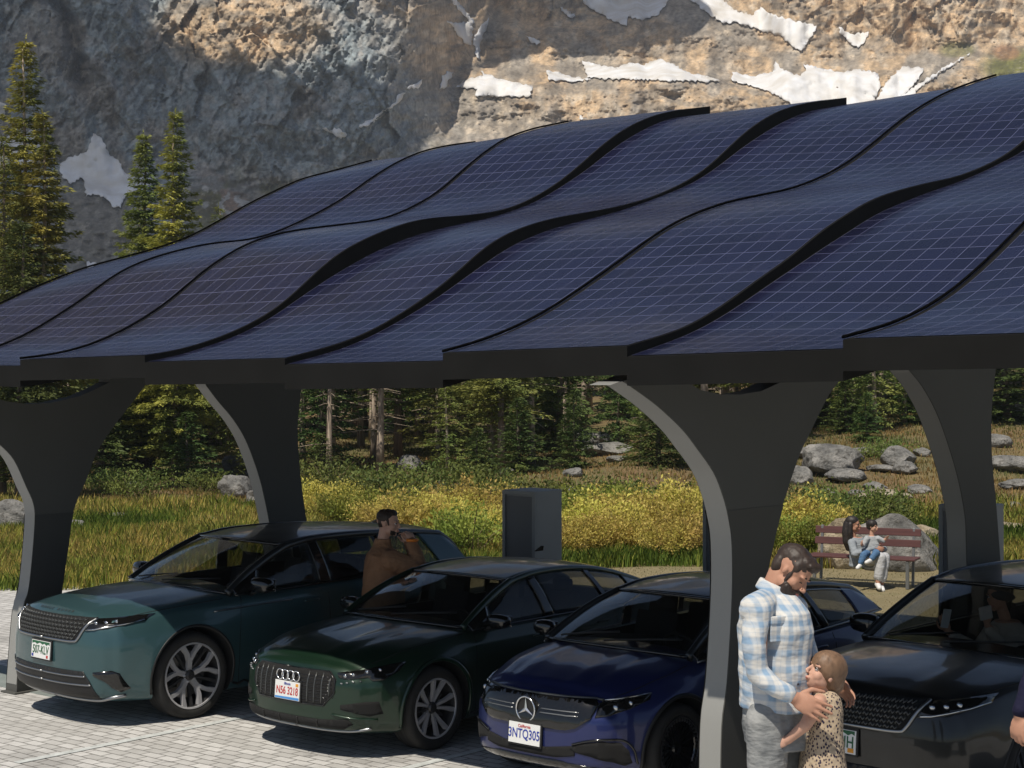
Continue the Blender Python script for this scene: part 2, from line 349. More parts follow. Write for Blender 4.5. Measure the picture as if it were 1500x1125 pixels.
def strip(i):
    lo = S.get(f'{i}l', S[i]); hi = S[i+1]; step = .06 if f'{i+1}l' not in S and (i+1) in (1, 2, 5, 7, 9) else 0
    e0, e1 = lo[-1][0], hi[-1][0]; n = 96; m = 4
    TOP = []; UV = []
    for a in range(n):
        f = a/(n-1)
        for k in range(m):
            g = k/(m-1); d0, d1 = f*e0, f*e1; d = d0*(1-g)+d1*g
            zl = smo[i][0](d0); zr = smo[i][1](d1)-step
            TOP.append(cl(cp(d, TS[i]*(1-g)+TS[i+1]*g, zl*(1-g)+zr*g))); UV.append((g*1.65, d))
    TOP = np.array([tuple(v) for v in TOP]); th = .19
    # frame body
    BT = TOP.copy(); BB = TOP.copy(); BB[:, 2] -= th
    V = np.concatenate([BT, BB]); nn = n*m; F = grid_faces(n, m).tolist(); F += [[nn+j for j in q[::-1]] for q in grid_faces(n, m).tolist()]
    for a in range(n-1):
        for k in (0, m-1):
            q = [a*m+k, (a+1)*m+k, nn+(a+1)*m+k, nn+a*m+k]; F.append(q if k else q[::-1])
    for k in range(m-1):
        for a in (0, n-1):
            q = [a*m+k, a*m+k+1, nn+a*m+k+1, nn+a*m+k]; F.append(q[::-1] if a else q)
    bl = MB(); bl.v = [tuple(v) for v in V]; bl.f = F; bl.m = [0]*len(F)
    bo = bl.build('roof_strip', BLACKM, carport, angle=35)
    T2 = TOP.reshape(n, m, 3).copy()
    def shift(A, j, k2, amt):
        dv = A[:, k2]-A[:, j]; A[:, j] += dv/np.linalg.norm(dv, axis=1)[:, None]*amt
    shift(T2, 0, 1, .018 if f'{i}l' in S else .055); shift(T2, m-1, m-2, .018)
    T2[0] += (T2[1]-T2[0])*.25; T2[-1] += (T2[-2]-T2[-1])*.25
    T2[..., 2] += .005
    if f'{i}l' not in S:
        MB().tube([tuple(p+np.array([0, 0, .016])) for p in TOP.reshape(n, m, 3)[:, 0]], .011, 6).build('edge_rail', EDGEM, bo, True)
    mesh_np('solar_sheet', T2.reshape(-1, 3), grid_faces(n, m)[:, ::-1], SOLAR, True, np.array(UV), None, bo)
def smooth_curve(pts):
    a = np.array(pts); x = np.linspace(a[0, 0], a[-1, 0], 300); z = np.interp(x, a[:, 0], a[:, 1])
    k = 15; zp = np.pad(z, k, mode='reflect', reflect_type='odd'); ker = np.hanning(2*k+1); ker /= ker.sum()
    z = np.convolve(zp, ker, 'valid'); return lambda d: float(np.interp(d, x, z))
smo = {i: (smooth_curve(S.get(f'{i}l', S[i])), smooth_curve(S[i+1])) for i in range(9)}
for i in range(9): strip(i)
under = smooth_curve([(d, z-.20) for d, z in S[4]])
TRIMM = mat('column_edge_metal', (.26, .262, .25), .45, .0)
def column(left, right, cut, t, shade_z, name='column'):
    """left/right: face outlines from the base up, in (d, z); cut: the notch between the arms"""
    L_ = [px_to_dz(x, y, t) for x, y in left]; Rr = [px_to_dz(x, y, t) for x, y in right]
    def smo_(Q):
        Q = [(Q[0][0], 0)]+Q; return [tuple(q) for q in catmull(Q, 4)]
    L_ = smo_(L_); Rr = smo_(Rr)
    dl, dr = L_[-1][0], Rr[-1][0]
    L_.append((dl-.12, under(dl)-.0)); Rr.append((dr+.12*(1 if cut else 0), under(dr)))
    top = []
    if cut:
        Cc = [px_to_dz(x, y, t) for x, y in cut]
        top = [(Cc[0][0]-.05, under(Cc[0][0]))]+Cc+[(Cc[-1][0]+.15, under(Cc[-1][0]))]
    poly = L_+top+Rr[::-1]
    pts = [(d, z) for d, z in poly]
    b = MB()
    # triangulated plate
    vs_ = [Vector((p[0], p[1])) for p in pts]; n = len(vs_)
    r = delaunay_2d_cdt(vs_, [(i, (i+1) % n) for i in range(n)], [tuple(range(n))], 1, 1e-6)
    v2, f2 = r[0], r[2]
    V = [cl(cp(v.x, t, v.y)) for v in v2]+[cl(cp(v.x, t-.19, v.y)) for v in v2]; k = len(v2)
    Fc = [tuple(f) for f in f2]+[tuple(i+k for i in f[::-1]) for f in f2]
    ed = {}
    for f in f2:
        for a, c in zip(f, list(f[1:])+[f[0]]): ed[(a, c)] = 1
    for a, c in ed:
        if (c, a) not in ed: Fc.append((c, a, a+k, c+k))
    b.add(V, Fc)
    o = b.build(name, COLM, carport, angle=30); 
    # thin skin added over the lower part; its darker colour paints in shade
    if shade_z:
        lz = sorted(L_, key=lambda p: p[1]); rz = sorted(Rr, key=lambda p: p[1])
        zs = np.linspace(0.004, shade_z, 12)
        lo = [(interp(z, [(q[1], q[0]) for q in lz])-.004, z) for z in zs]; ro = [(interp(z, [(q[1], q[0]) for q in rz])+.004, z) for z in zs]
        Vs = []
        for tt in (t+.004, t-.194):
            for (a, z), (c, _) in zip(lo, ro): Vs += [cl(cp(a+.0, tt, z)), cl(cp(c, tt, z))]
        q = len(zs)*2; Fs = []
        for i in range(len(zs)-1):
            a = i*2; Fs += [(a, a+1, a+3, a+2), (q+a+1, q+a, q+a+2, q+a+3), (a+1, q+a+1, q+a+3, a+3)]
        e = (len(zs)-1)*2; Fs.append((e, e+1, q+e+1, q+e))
        MB().add(Vs, Fs).build('shade_band', SHADEM, o)
    q = [p for p in L_ if p[1] > .03]; Vt = [cl(cp(d-.004, tt, z)) for d, z in q for tt in (t-.006, t-.184)]
    MB().add(Vt, [(2*i, 2*i+1, 2*i+3, 2*i+2) for i in range(len(q)-1)]).build('edge_trim', TRIMM, o, True)
    bp = MB(); d0, d1 = L_[0][0]-.06, Rr[0][0]+.06
    bp.add([cl(cp(d, tt, z)) for d in (d0, d1) for tt in (t+.05, t-.21) for z in (.0, .018)], [(0, 1, 3, 2), (4, 6, 7, 5), (0, 4, 5, 1), (2, 3, 7, 6), (0, 2, 6, 4), (1, 5, 7, 3)])
    bp.build('base_plate', COLM, o)
    return o
column([(25, 1003), (34, 894), (43, 860), (51, 774), (50, 740), (39, 713), (21, 674), (0, 651), (-25, 628), (-60, 603), (-95, 580), (-115, 563)],
       [(78, 1003), (90, 870), (100, 800), (105, 759), (114, 731), (128, 699), (142, 663), (164, 628), (192, 592), (213, 564)],
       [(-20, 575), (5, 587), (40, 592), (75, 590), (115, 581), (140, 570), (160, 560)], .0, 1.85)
column([(418, 900), (405, 830), (395, 766), (384, 713), (373, 677), (359, 642), (341, 613), (320, 588), (302, 564)],
       [(470, 900), (458, 830), (450, 770), (441, 702), (436, 631), (441, 571)], None, .0, 0)
column([(1056, 1190), (1058, 1065), (1066, 997), (1073, 877), (1073, 798), (1068, 759), (1060, 727), (1046, 692), (1021, 656), (1000, 629), (965, 596), (930, 570), (912, 558)],
       [(1092, 1190), (1094, 1080), (1106, 960), (1123, 843), (1133, 798), (1139, 766), (1153, 720), (1171, 667), (1188, 631), (1213, 581), (1231, 556)],
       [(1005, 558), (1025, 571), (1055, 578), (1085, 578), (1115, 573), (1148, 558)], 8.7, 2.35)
column([(1420, 1000), (1418, 880), (1416, 800), (1414, 756), (1405, 706), (1391, 656), (1373, 606), (1352, 567), (1332, 542)],
       [(1478, 1000), (1470, 880), (1464, 800), (1459, 734), (1453, 667), (1453, 599), (1459, 539)], None, 8.7, 0)
# ================================================================ MOUNTAIN
nk, ne = 980, 520
kk = np.linspace(-.36, .36, nk); ee = np.linspace(-.01, .262, ne)
K, Eg = np.meshgrid(kk, ee, indexing='ij'); PXg = 750+F_PX*K; PYg = Y_H-F_PX*Eg
wob = (fbm(PXg/90, PYg/90, 4)-.5)*70
def blob(cx, cy, rx, ry): return 1-sstep(.6, 1.15, np.sqrt(((PXg+wob*.5-cx)/rx)**2+((PYg+wob*.4-cy)/ry)**2))
cliff = np.maximum.reduce([blob(150, 60, 330, 200), blob(420, 150, 230, 130), blob(520, 20, 200, 150), blob(1350, -30, 330, 105), blob(820, -40, 120, 70)])
scree_r = sstep(500, 700, PXg+wob)*(1-cliff)
alpha = np.radians(27+38*cliff+4*(fbm(PXg/60, PYg/25, 3)-.5))
# moraine benches: alternate steeper fronts and flatter tops
bench = np.sin((PYg+wob*.8+PXg*.05)/14)
alpha += np.radians(9)*bench*scree_r
Yg = np.zeros_like(K); Yg[:, 0] = 300
for j in range(1, ne):
    y = Yg[:, j-1]; Yg[:, j] = y+(ee[j]-ee[j-1])*y/(np.tan(alpha[:, j])-ee[j])
Yg = Yg+0
cr = fbm(PXg/26+PYg/70, PYg/60, 6, .58, True); cr2 = fbm(PXg/9, PYg/14, 5, .6)
cr3 = fbm(PXg/55-PYg/90, PYg/120+4, 4, .5, True)
rub = fbm(PXg/5, PYg/4, 3, .7)
def facets(cx, cy, seed, sk=.25):
    r = np.random.RandomState(seed); T = r.rand(5, 128, 128); x = (PXg+PYg*sk+(fbm(PXg/40, PYg/40, 2)-.5)*cx)/cx; y = PYg/cy; xi = np.floor(x).astype(int); yi = np.floor(y).astype(int); bd = np.full(x.shape, 9.); out = np.zeros(x.shape)
    for dx in (-1, 0, 1):
        for dy in (-1, 0, 1):
            a, b = (xi+dx) & 127, (yi+dy) & 127; px_, py_ = xi+dx+T[0][a, b], yi+dy+T[1][a, b]; d = (x-px_)**2+(y-py_)**2; m_ = d < bd; bd = np.where(m_, d, bd)
            out = np.where(m_, T[2][a, b]-.5+(x-px_)*(T[3][a, b]-.5)*1.6+(y-py_)*(T[4][a, b]-.3)*1.2, out)
    return out
f1, f2, f3, f4 = facets(46, 80, 1), facets(14, 25, 2), facets(6, 9, 3), facets(5, 3.4, 4, 0)
Yg += cliff*((cr-.5)*-3+(cr3-.5)*-9+f1*4.5+f2*1.7+f3*.85+(cr2-.5)*-1.0)+(1-cliff)*(f4*.75*(.3+.7*scree_r)+f2*.5+(fbm(PXg/80, PYg/40, 3)-.5)*-7)+(1-cliff)*((cr2-.5)*-2.5+(rub-.5)*-2.2*(.3+.7*scree_r)+(fbm(PXg/45, PYg/18, 3)-.5)*-9)
gl = PXg-(90+(PYg)*.22+(fbm(PYg/30, PYg/30, 2)-.5)*20)
Yg += 14*np.exp(-(gl/11)**2)*(1-sstep(90, 150, PYg))
MX = K*Yg; MZ = CAM_H+Eg*Yg
MV = np.stack([MX, Yg, MZ], -1).reshape(-1, 3)
# rock colours; cool against warm tones also paint in shade and sunlight
n_a = fbm(PXg/50, PYg/50, 5); n_b = fbm(PXg/12, PYg/12, 4); n_c = fbm(PXg/30+40, PYg/9, 4); n_d = fbm(PXg/3, PYg/3, 2)
col = np.zeros(K.shape+(3,))
shaded_rock = np.array([.27, .315, .335]); tan = np.array([.56, .41, .26]); brown = np.array([.25, .215, .175]); grey = np.array([.34, .30, .25]); red = np.array([.21, .115, .06]); green = np.array([.11, .11, .035]); pale = np.array([.56, .47, .36]); ash = np.array([.38, .37, .35])
def mx(a, b, t): t = np.clip(t, 0, 1)[..., None]; return a*(1-t)+b*t
sunlit_zone = sstep(540, 700, PXg+wob*1.2-(PYg-120)*.3)
sunlit_zone = np.maximum(sunlit_zone, blob(360, 40, 140, 62))
col = mx(shaded_rock, brown, sstep(.50, .68, n_a)*.8); col = mx(col, ash, sstep(.54, .66, n_b)*.6)
right = mx(grey, tan, sstep(.38, .6, n_a+.25*cliff)); right = mx(right, pale, sstep(.56, .72, n_b)*.8); right = mx(right, brown, sstep(.52, .66, n_c)*.7)
col = mx(col, right, sunlit_zone)
low = sstep(185, 260, PYg+wob*.4)*(1-cliff)*sstep(230, 330, PXg)
col = mx(col, mx(brown*.8, red, sstep(.45, .6, n_c)), low*.8); col = mx(col, green, low*sstep(.47, .58, n_a)*.9); col = mx(col, ash*1.2, low*sstep(.56, .63, n_b))
col = mx(col, green*1.5, blob(1495, 100, 60, 30)); col = mx(col, red*1.5, blob(1475, 78, 22, 12)*.8); col = mx(col, green*1.6, blob(1405, 75, 30, 14)*.7)
col = mx(col, np.array([.22, .205, .175]), blob(120, 340, 120, 75))
st_ = fbm(PXg/8+PYg/22, PYg/11-PXg/40, 5, .62); col *= (.80+.40*n_d)[..., None]*(.74+.5*sstep(.3, .7, st_))[..., None]
m = mat('mountain_rock', (.2, .2, .2), .95, spec=.1); at = N(m, 'Attribute'); at.attribute_name = 'rock'
tc = N(m, 'TexCoord'); n1 = noise_(m, tc.outputs['Object'], .9, 8, .7); n2 = N(m, 'TexVoronoi'); n2.inputs['Scale'].default_value = .6; L(m, tc.outputs['Object'], n2.inputs['Vector'])
mpv = N(m, 'Mapping'); mpv.inputs['Scale'].default_value = (1, 1, .5); mpv.inputs['Rotation'].default_value = (0, .2, 0); L(m, tc.outputs['Object'], mpv.inputs[0]); n4 = noise_(m, mpv.outputs[0], .5, 8, .75)
c0 = mixc(m, ramp(m, n4, [(.38, (.5,)*3), (.48, (0,)*3)]), at.outputs['Color'], (.07, .07, .072)); c0 = mixc(m, ramp(m, n4, [(.56, (0,)*3), (.66, (.55,)*3)]), c0, (.50, .46, .40))
c = mixc(m, math_(m, 'MULTIPLY', ramp(m, n1, [(.42, (0, 0, 0)), (.62, (1, 1, 1))]), .35), c0, (.10, .095, .09))
L(m, c, bsdf(m).inputs['Base Color'])
L(m, bump_(m, math_(m, 'ADD', n1, math_(m, 'MULTIPLY', n2.outputs['Distance'], .5)), .35, .5), bsdf(m).inputs['Normal'])
mount = mesh_np('mountain', MV, grid_faces(nk, ne), m, True); tag(mount, kind='structure')
ca = mount.data.color_attributes.new('rock', 'FLOAT_COLOR', 'POINT')
ca.data.foreach_set('color', np.concatenate([col, np.ones(K.shape+(1,))], -1).astype(np.float32).ravel())
def mountain_at(x, y):
    a = (K[0, 0], K[-1, 0]); i = ((x-750)/F_PX-kk[0])/(kk[1]-kk[0]); j = ((Y_H-y)/F_PX-ee[0])/(ee[1]-ee[0])
    i = min(max(i, 0), nk-1.001); j = min(max(j, 0), ne-1.001); i0, j0 = int(i), int(j); fi, fj = i-i0, j-j0
    Y = (Yg[i0, j0]*(1-fi)+Yg[i0+1, j0]*fi)*(1-fj)+(Yg[i0, j0+1]*(1-fi)+Yg[i0+1, j0+1]*fi)*fj
    return unproj(x, y, Y)
snow_m = mat('snow', (.80, .82, .86), .7, noise=((.58, .55, .50), .16, .24), bump=.5, dist=.8)
rnd = random.Random(3)
def ragged(poly, step=5, amp=2.2):
    out = []
    n = len(poly)
    for i in range(n):
        a = Vector(poly[i]); b = Vector(poly[(i+1) % n]); l = (b-a).length; k = max(1, int(l/step))
        nrm = Vector((-(b-a).y, (b-a).x)).normalized()
        for q in range(k):
            p = a.lerp(b, q/k)
            if q: p = p+nrm*(rnd.random()-.5)*2*amp
            out.append(p)
    return out
def patch(name, poly, fn, m, step=5, label=None, cat=None, parent=None, thick=0):
    n = len(poly); xs = [p.x for p in poly]; ys = [p.y for p in poly]
    pts = list(poly); x = min(xs)+step*.6
    while x < max(xs):
        y = min(ys)+step*.6
        while y < max(ys): pts.append(Vector((x+rnd.random()*.3*step, y+rnd.random()*.3*step))); y += step
        x += step
    r = delaunay_2d_cdt(pts, [(i, (i+1) % n) for i in range(n)], [], 1, 1e-5)
    V = [fn(v.x, v.y) for v in r[0]]
    # keep triangles inside the outline
    def inside(px, py):
        c = False; j = n-1
        for i in range(n):
            if (ys[i] > py) != (ys[j] > py) and px < (xs[j]-xs[i])*(py-ys[i])/(ys[j]-ys[i])+xs[i]: c = not c
            j = i
        return c
    F = [f for f in r[2] if inside(sum(r[0][i].x for i in f)/len(f), sum(r[0][i].y for i in f)/len(f))]
    return V, F
SNOW = [
 ([(137,198),(150,205),(160,228),(175,237),(183,255),(196,260),(232,262),(215,280),(197,282),(185,290),(178,307),(165,305),(155,292),(137,286),(127,290),(125,268),(118,262),(105,272),(92,262),(88,245),(105,232),(128,225)], 'white pointed snowfield between the left pine and the two slim spruces'),
 ([(-20,215),(20,200),(45,192),(58,200),(60,225),(48,245),(20,240),(0,262),(-20,250)], 'pale snow patch showing through the tall left pine crown'),
 ([(-20,148),(10,155),(8,170),(-20,178)], 'small snow patch high at the left edge behind the tall pine'),
 ([(654,32),(664,36),(688,34),(676,20),(652,-8),(660,-8),(694,32),(690,68),(682,66),(668,48)], 'forked snow streak left one of the pair in the dark gully'),
 ([(716,27),(712,44),(702,70),(703,89),(698,86),(692,60),(700,48),(710,34)], 'narrow snow streak right one of the pair in the dark gully'),
 ([(654,106),(664,108),(650,132),(644,132),(647,116)], 'tiny snow scrap at the left foot of the tan moraine knoll'),
 ([(618,118),(612,132),(596,132)], 'tiny triangular snow scrap above the long diagonal streak'),
 ([(594,138),(588,148),(560,172),(536,188),(526,188),(556,168),(580,152),(584,140)], 'long thin diagonal snow streak at the edge of the dark cliff'),
 ([(704,106),(724,116),(748,122),(780,128),(776,143),(740,143),(696,142),(700,132),(668,130),(680,120),(708,114)], 'wedge shaped snow patch on the tan moraine above the roof crest'),
 ([(800,106),(820,108),(840,116),(866,118),(840,122),(804,120)], 'small flat snow patch between the wedge and the scalloped band'),
 ([(852,90),(872,96),(900,102),(924,94),(940,98),(964,89),(988,96),(1000,106),(1040,116),(1056,122),(1024,121),(900,118),(860,116)], 'long scalloped snow band over the rubble ridge'),
 ([(856,8),(876,20),(900,34),(918,40),(920,26),(940,32),(964,24),(976,6),(990,-20),(850,-20)], 'broken snowfield at the top edge with dark rocks in it'),
 ([(1008,0),(1036,20),(1060,36),(1080,34),(1112,46),(1140,52),(1160,70),(1174,76),(1188,56),(1196,40),(1160,32),(1124,20),(1114,12),(1104,24),(1080,20),(1056,0),(1040,-20),(990,-20)], 'large hooked snowfield below the orange cliff'),
 ([(1228,42),(1248,52),(1272,48),(1266,64),(1256,72),(1240,60),(1230,52)], 'small bowl shaped snow patch under the orange cliff'),
 ([(1136,92),(1148,106),(1172,114),(1180,106),(1176,96),(1200,102),(1232,108),(1256,104),(1286,110),(1288,132),(1276,160),(1172,165),(1140,142),(1108,130),(1072,120),(1072,108),(1100,114),(1132,108)], 'broad bright snowfield just over the roof crest'),
 ([(1320,100),(1352,102),(1346,118),(1325,140),(1290,160),(1282,155),(1296,124)], 'dusty tan tinged snow patch right of the broad snowfield'),
 ([(1420,80),(1380,106),(1348,130),(1332,150),(1300,156),(1340,128),(1384,100)], 'thin rising snow line beside the dusty patch'),
 ([(472,190),(500,192),(508,200),(500,206),(485,197)], 'small isolated snow patch low on the grey slope'),
 ([(128,386),(144,388),(134,396),(128,394)], 'tiny snow scrap above the left roof edge'),
 ([(770,54),(792,64),(786,68),(776,62)], 'small slanting snow scrap on the dark slope above the wedge'),
 ([(820,12),(846,26),(838,28),(822,18)], 'thin snow scrap on the dark slope left of the broken snowfield'),
 ([(846,170),(860,176),(852,178)], 'tiny snow scrap in the rubble above the roof')]
for poly, lab in SNOW:
    P_ = ragged(poly, 3, 1.9)
    def fn(x, y):
        p = mountain_at(x, y); return p+(Vector((0, 0, CAM_H))-p).normalized()*.0+Vector((0, -.6, .25))
    V, F = patch('snow', P_, fn, snow_m, 4.5)
    if not F: continue
    o = mesh_np('snow_patch', [tuple(v) for v in V], F, snow_m, True); tag(o, lab, 'snow patch', 'snow patches on the mountain')
    sm = o.modifiers.new('thickness', 'SOLIDIFY'); sm.thickness = .15; sm.offset = -1
# unseen sheets added above the frame, shaped only to cast shade on the mountain
blocker_m = mat('cloud', (.8, .8, .8), 1); ctp = N(blocker_m, 'BsdfTransparent'); cms = N(blocker_m, 'MixShader'); cms.inputs[0].default_value = .27  # material of the added shade sheets, not a real cloud
L(blocker_m, bsdf(blocker_m).outputs[0], cms.inputs[1]); L(blocker_m, ctp.outputs[0], cms.inputs[2]); L(blocker_m, cms.outputs[0], blocker_m.node_tree.nodes['Material Output'].inputs[0])
for poly in ([(-420,-400),(225,-160),(214,40),(240,62),(290,85),(350,95),(440,128),(500,105),(560,120),(622,112),(604,148),(560,185),(608,190),(622,212),(604,240),(480,262),(420,330),(100,480),(-420,480)],
             [(520,-260),(600,-40),(645,90),(720,100),(800,72),(850,84),(930,74),(1000,62),(1045,30),(1010,-20),(1130,-60),(1140,-260)]):
    P_ = ragged(poly, 14, 5)
    pts = []
    for p in P_:
        q = mountain_at(p.x, max(-140, p.y)); 
        if p.y < -140: q = q+Vector((0, 20, 20))
        pts.append(q+SUN*((215-q.z)/SUN.z))
    n = len(pts); cen = sum(pts, Vector())/n
    vs2 = [Vector((p.x, p.y)) for p in pts]
    r = delaunay_2d_cdt(vs2, [(i, (i+1) % n) for i in range(n)], [tuple(range(n))], 1, 1e-4)
    b = MB(); k = len(r[0])
    V = [(v.x, v.y, 215) for v in r[0]]+[(v.x, v.y, 217) for v in r[0]]
    b.add(V, [tuple(f) for f in r[2]]+[tuple(i+k for i in f[::-1]) for f in r[2]]+[(i, i+k, (i+1) % n+k, (i+1) % n) for i in range(n)])
    tag(b.build('cloud', blocker_m), kind='structure')  # added unseen sheet that casts shade, not a real cloud
# ================================================================ VEGETATION
def leafmat(name, c1, c2, rough=.6, sc=1.2, trans=.25):
    m = mat(name, c1, rough, spec=.25); tc = N(m, 'TexCoord'); oi = N(m, 'ObjectInfo')
    nz = noise_(m, tc.outputs['Object'], sc, 3)
    c = mixc(m, ramp(m, nz, [(.35, (0, 0, 0)), (.65, (1, 1, 1))]), c1, c2)
    hs = N(m, 'HueSaturation'); L(m, c, hs.inputs['Color'])
    L(m, math_(m, 'ADD', math_(m, 'MULTIPLY', oi.outputs['Random'], .5), .75), hs.inputs['Value'])
    L(m, math_(m, 'ADD', math_(m, 'MULTIPLY', oi.outputs['Random'], .05), .475), hs.inputs['Hue'])
    L(m, hs.outputs[0], bsdf(m).inputs['Base Color'])
    tr = N(m, 'BsdfTranslucent'); L(m, hs.outputs[0], tr.inputs[0]); ms = N(m, 'MixShader'); ms.inputs[0].default_value = trans
    out = m.node_tree.nodes['Material Output']; L(m, bsdf(m).outputs[0], ms.inputs[1]); L(m, tr.outputs[0], ms.inputs[2]); L(m, ms.outputs[0], out.inputs[0]); return m
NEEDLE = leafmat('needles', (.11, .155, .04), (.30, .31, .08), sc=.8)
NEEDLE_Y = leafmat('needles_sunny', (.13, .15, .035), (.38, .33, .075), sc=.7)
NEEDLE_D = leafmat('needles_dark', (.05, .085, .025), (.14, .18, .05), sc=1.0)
BARK = mat('bark', (.13, .10, .075), .9, noise=((.24, .19, .15), 6, .2), stretch=(4, 4, .6), bump=.6)
BARKP = mat('pale_bark', (.55, .46, .36), .9, noise=((.18, .13, .10), 5, .2), stretch=(4, 4, .5), bump=.5)
def conifer(h, rad, base, seed, nbr=7, gap=.26, leaf=.17, dens=1.0, droop=.25, shape=1.0, sparse=0):
    """crown vertices/faces; base = crown start height"""
    r = np.random.RandomState(seed); V = []; nq = 0; z = base; tips = []
    while z < h*.985:
        f = (z-base)/(h-base); L0 = rad*((1-f)**shape)*(.85+.3*r.rand())+.05
        if f < .12: L0 *= .6+f*3.3
        k = max(3, int(nbr*(.6+.6*(1-f))))
        a0 = r.rand()*6.28
        for q in range(k):
            if r.rand() < sparse: continue
            a = a0+6.283*q/k+r.randn()*.25; l = L0*(.6+.55*r.rand()); n = max(2, int(l/leaf*1.05*dens))
            dr = droop*(1.3-f)+r.randn()*.08
            for s in range(n):
                t = (s+.6)/n
                c = np.array([math.cos(a)*l*t, math.sin(a)*l*t, z-dr*l*t+.25*l*t*t*(.5+.5*f)])
                m_ = int(8*dens)+1
                w_ = .35*l*(1-t)*.9+.05
                for j in range(m_):
                    da = a+r.uniform(-1.1, 1.1); off = r.randn(3)*np.array([w_*.5, w_*.5, .035])
                    d = np.array([math.cos(da), math.sin(da), r.uniform(-.55, .15)]); d /= np.linalg.norm(d)
                    p = c+off; sd = np.cross(d, [0, 0, 1]+r.randn(3)*.5); sd /= np.linalg.norm(sd)+1e-6
                    ln = leaf*(.6+.8*r.rand()); wd = leaf*.13*(1.15-.3*f)
                    V += [p-sd*wd, p+d*ln*.5-sd*wd*1.2+[0, 0, .01], p+d*ln, p+d*ln*.4+sd*wd*1.2]
        z += gap*(.7+.6*r.rand())*(1-.45*f)
    for j in range(30):
        a = r.rand()*6.28; p = np.array([0, 0, h*(.93+.07*r.rand())]); d = np.array([math.cos(a)*.5, math.sin(a)*.5, .8]); sd = np.cross(d, [0, 0, 1.]); sd /= np.linalg.norm(sd)
        V += [p-sd*.02, p+d*.06, p+d*.13, p+sd*.02]
    V = np.array(V); return V, np.arange(len(V), dtype=np.int32).reshape(-1, 4)
def trunk_mb(h, r0, base, seed, stubs=14, stubl=.9):
    r = random.Random(seed); b = MB(); n = 9; ph = r.random()*6
    pts = [(math.sin(i/n*3+ph)*.08*i/n, math.cos(i/n*2.3+ph)*.08*i/n, h*i/n) for i in range(n+1)]
    b.tube(pts, [r0*(1.25 if i == 0 else 1)*(1-.93*i/n)+.01 for i in range(n+1)], 8)
    for i in range(stubs):
        z = h*(.08+.85*r.random()); a = r.random()*6.28; l = stubl*(.4+.7*r.random())*(1-z/h*.6); rr = r0*.13*(1-z/h)+.008
        b.tube([(0, 0, z), (math.cos(a)*l*.5, math.sin(a)*l*.5, z-.03*l), (math.cos(a)*l, math.sin(a)*l, z-.12*l)], [rr, rr*.7, rr*.3], 5, cap=False)
    return b
def make_tree(name, h, rad, base, seed, leafm, barkm, **kw):
    root = empty(name, (0, 0, 0)); tk = {k: kw.pop(k) for k in ('r0', 'stubs', 'stubl') if k in kw}
    t = trunk_mb(h*.97, tk.get('r0', .115), base, seed, tk.get('stubs', 14), tk.get('stubl', .9)).build('trunk', barkm, root, True)
    V, F = conifer(h, rad, base, seed, **kw); mesh_np('crown', V, F, leafm, False, parent=root)
    return root
def copy_tree(o, parent=None):
    c = o.copy(); C.objects.link(c); c.parent = parent
    for ch in list(o.children): copy_tree(ch, c)
    return c
protos = [
 make_tree('pine_tree', 12.0, 2.0, 2.2, 11, NEEDLE, BARK, sparse=.12, stubs=26),
 make_tree('pine_tree', 11.0, 1.7, 4.2, 12, NEEDLE, BARKP, sparse=.25, stubs=40, stubl=1.3),
 make_tree('spruce_tree', 9.0, 1.6, .5, 13, NEEDLE_D, BARK, sparse=.05),
 make_tree('pine_tree', 12.5, 2.1, 5.0, 14, NEEDLE, BARKP, sparse=.3, stubs=44, stubl=1.5, r0=.115),
 make_tree('spruce_tree', 3.2, 1.0, .15, 15, NEEDLE_D, BARK, gap=.17, r0=.06, leaf=.13, stubs=4, shape=.8),
 make_tree('spruce_tree', 4.6, 1.05, .4, 16, NEEDLE, BARKP, gap=.22, r0=.07, leaf=.13, stubs=10, sparse=.15),
 make_tree('dead_tree', 8.0, .7, 6.2, 17, NEEDLE_D, BARKP, gap=.4, sparse=.6, stubs=60, stubl=1.5, r0=.10)]
PH = [12.0, 11.0, 9.0, 12.5, 3.2, 4.6, 8.0]
used = [False]*len(protos)
def region(x):
    for lim, t in ((15, 'left of the first column'), (110, 'behind the first column'), (230, 'in the left part of the left arch'), (330, 'in the right part of the left arch'), (450, 'behind the second column'), (540, 'just right of the second column'), (640, 'above the green car'), (740, 'left of the lone charging box'), (830, 'behind the lone charging box'), (920, 'right of the lone charging box'), (1040, 'left of the front right column'), (1160, 'behind the front right column'), (1240, 'just right of the front right column'), (1310, 'above the bench'), (1400, 'left of the rear right column'), (1470, 'behind the rear right column'), (1e9, 'at the right edge')):
        if x < lim: return t
DEPTH = ['front forest row', 'second row', 'third row', 'fourth row', 'fifth row', 'sixth row', 'last row']
def place_tree(k, loc, h, rz, label, group=None, width=1.0, name=None):
    o = copy_tree(protos[k]) if used[k] else protos[k]
    used[k] = True; s = h/PH[k]; o.location = loc; o.rotation_euler = (0, 0, rz); o.scale = (s*width, s*width, s); tag(o, label, 'tree', group); return o
def gz(X, Y): return float(terrain_z(X, Y))
def at_px(x, Z): X = (x-750)/F_PX*Z; return Vector((X, Z, gz(X, Z)))
SIL = [(-200,470),(0,446),(120,394),(240,362),(320,326),(400,282),(480,245),(544,236),(640,212),(720,205),(840,180),(960,165),(1040,160),(1240,145),(1380,130),(1700,100)]
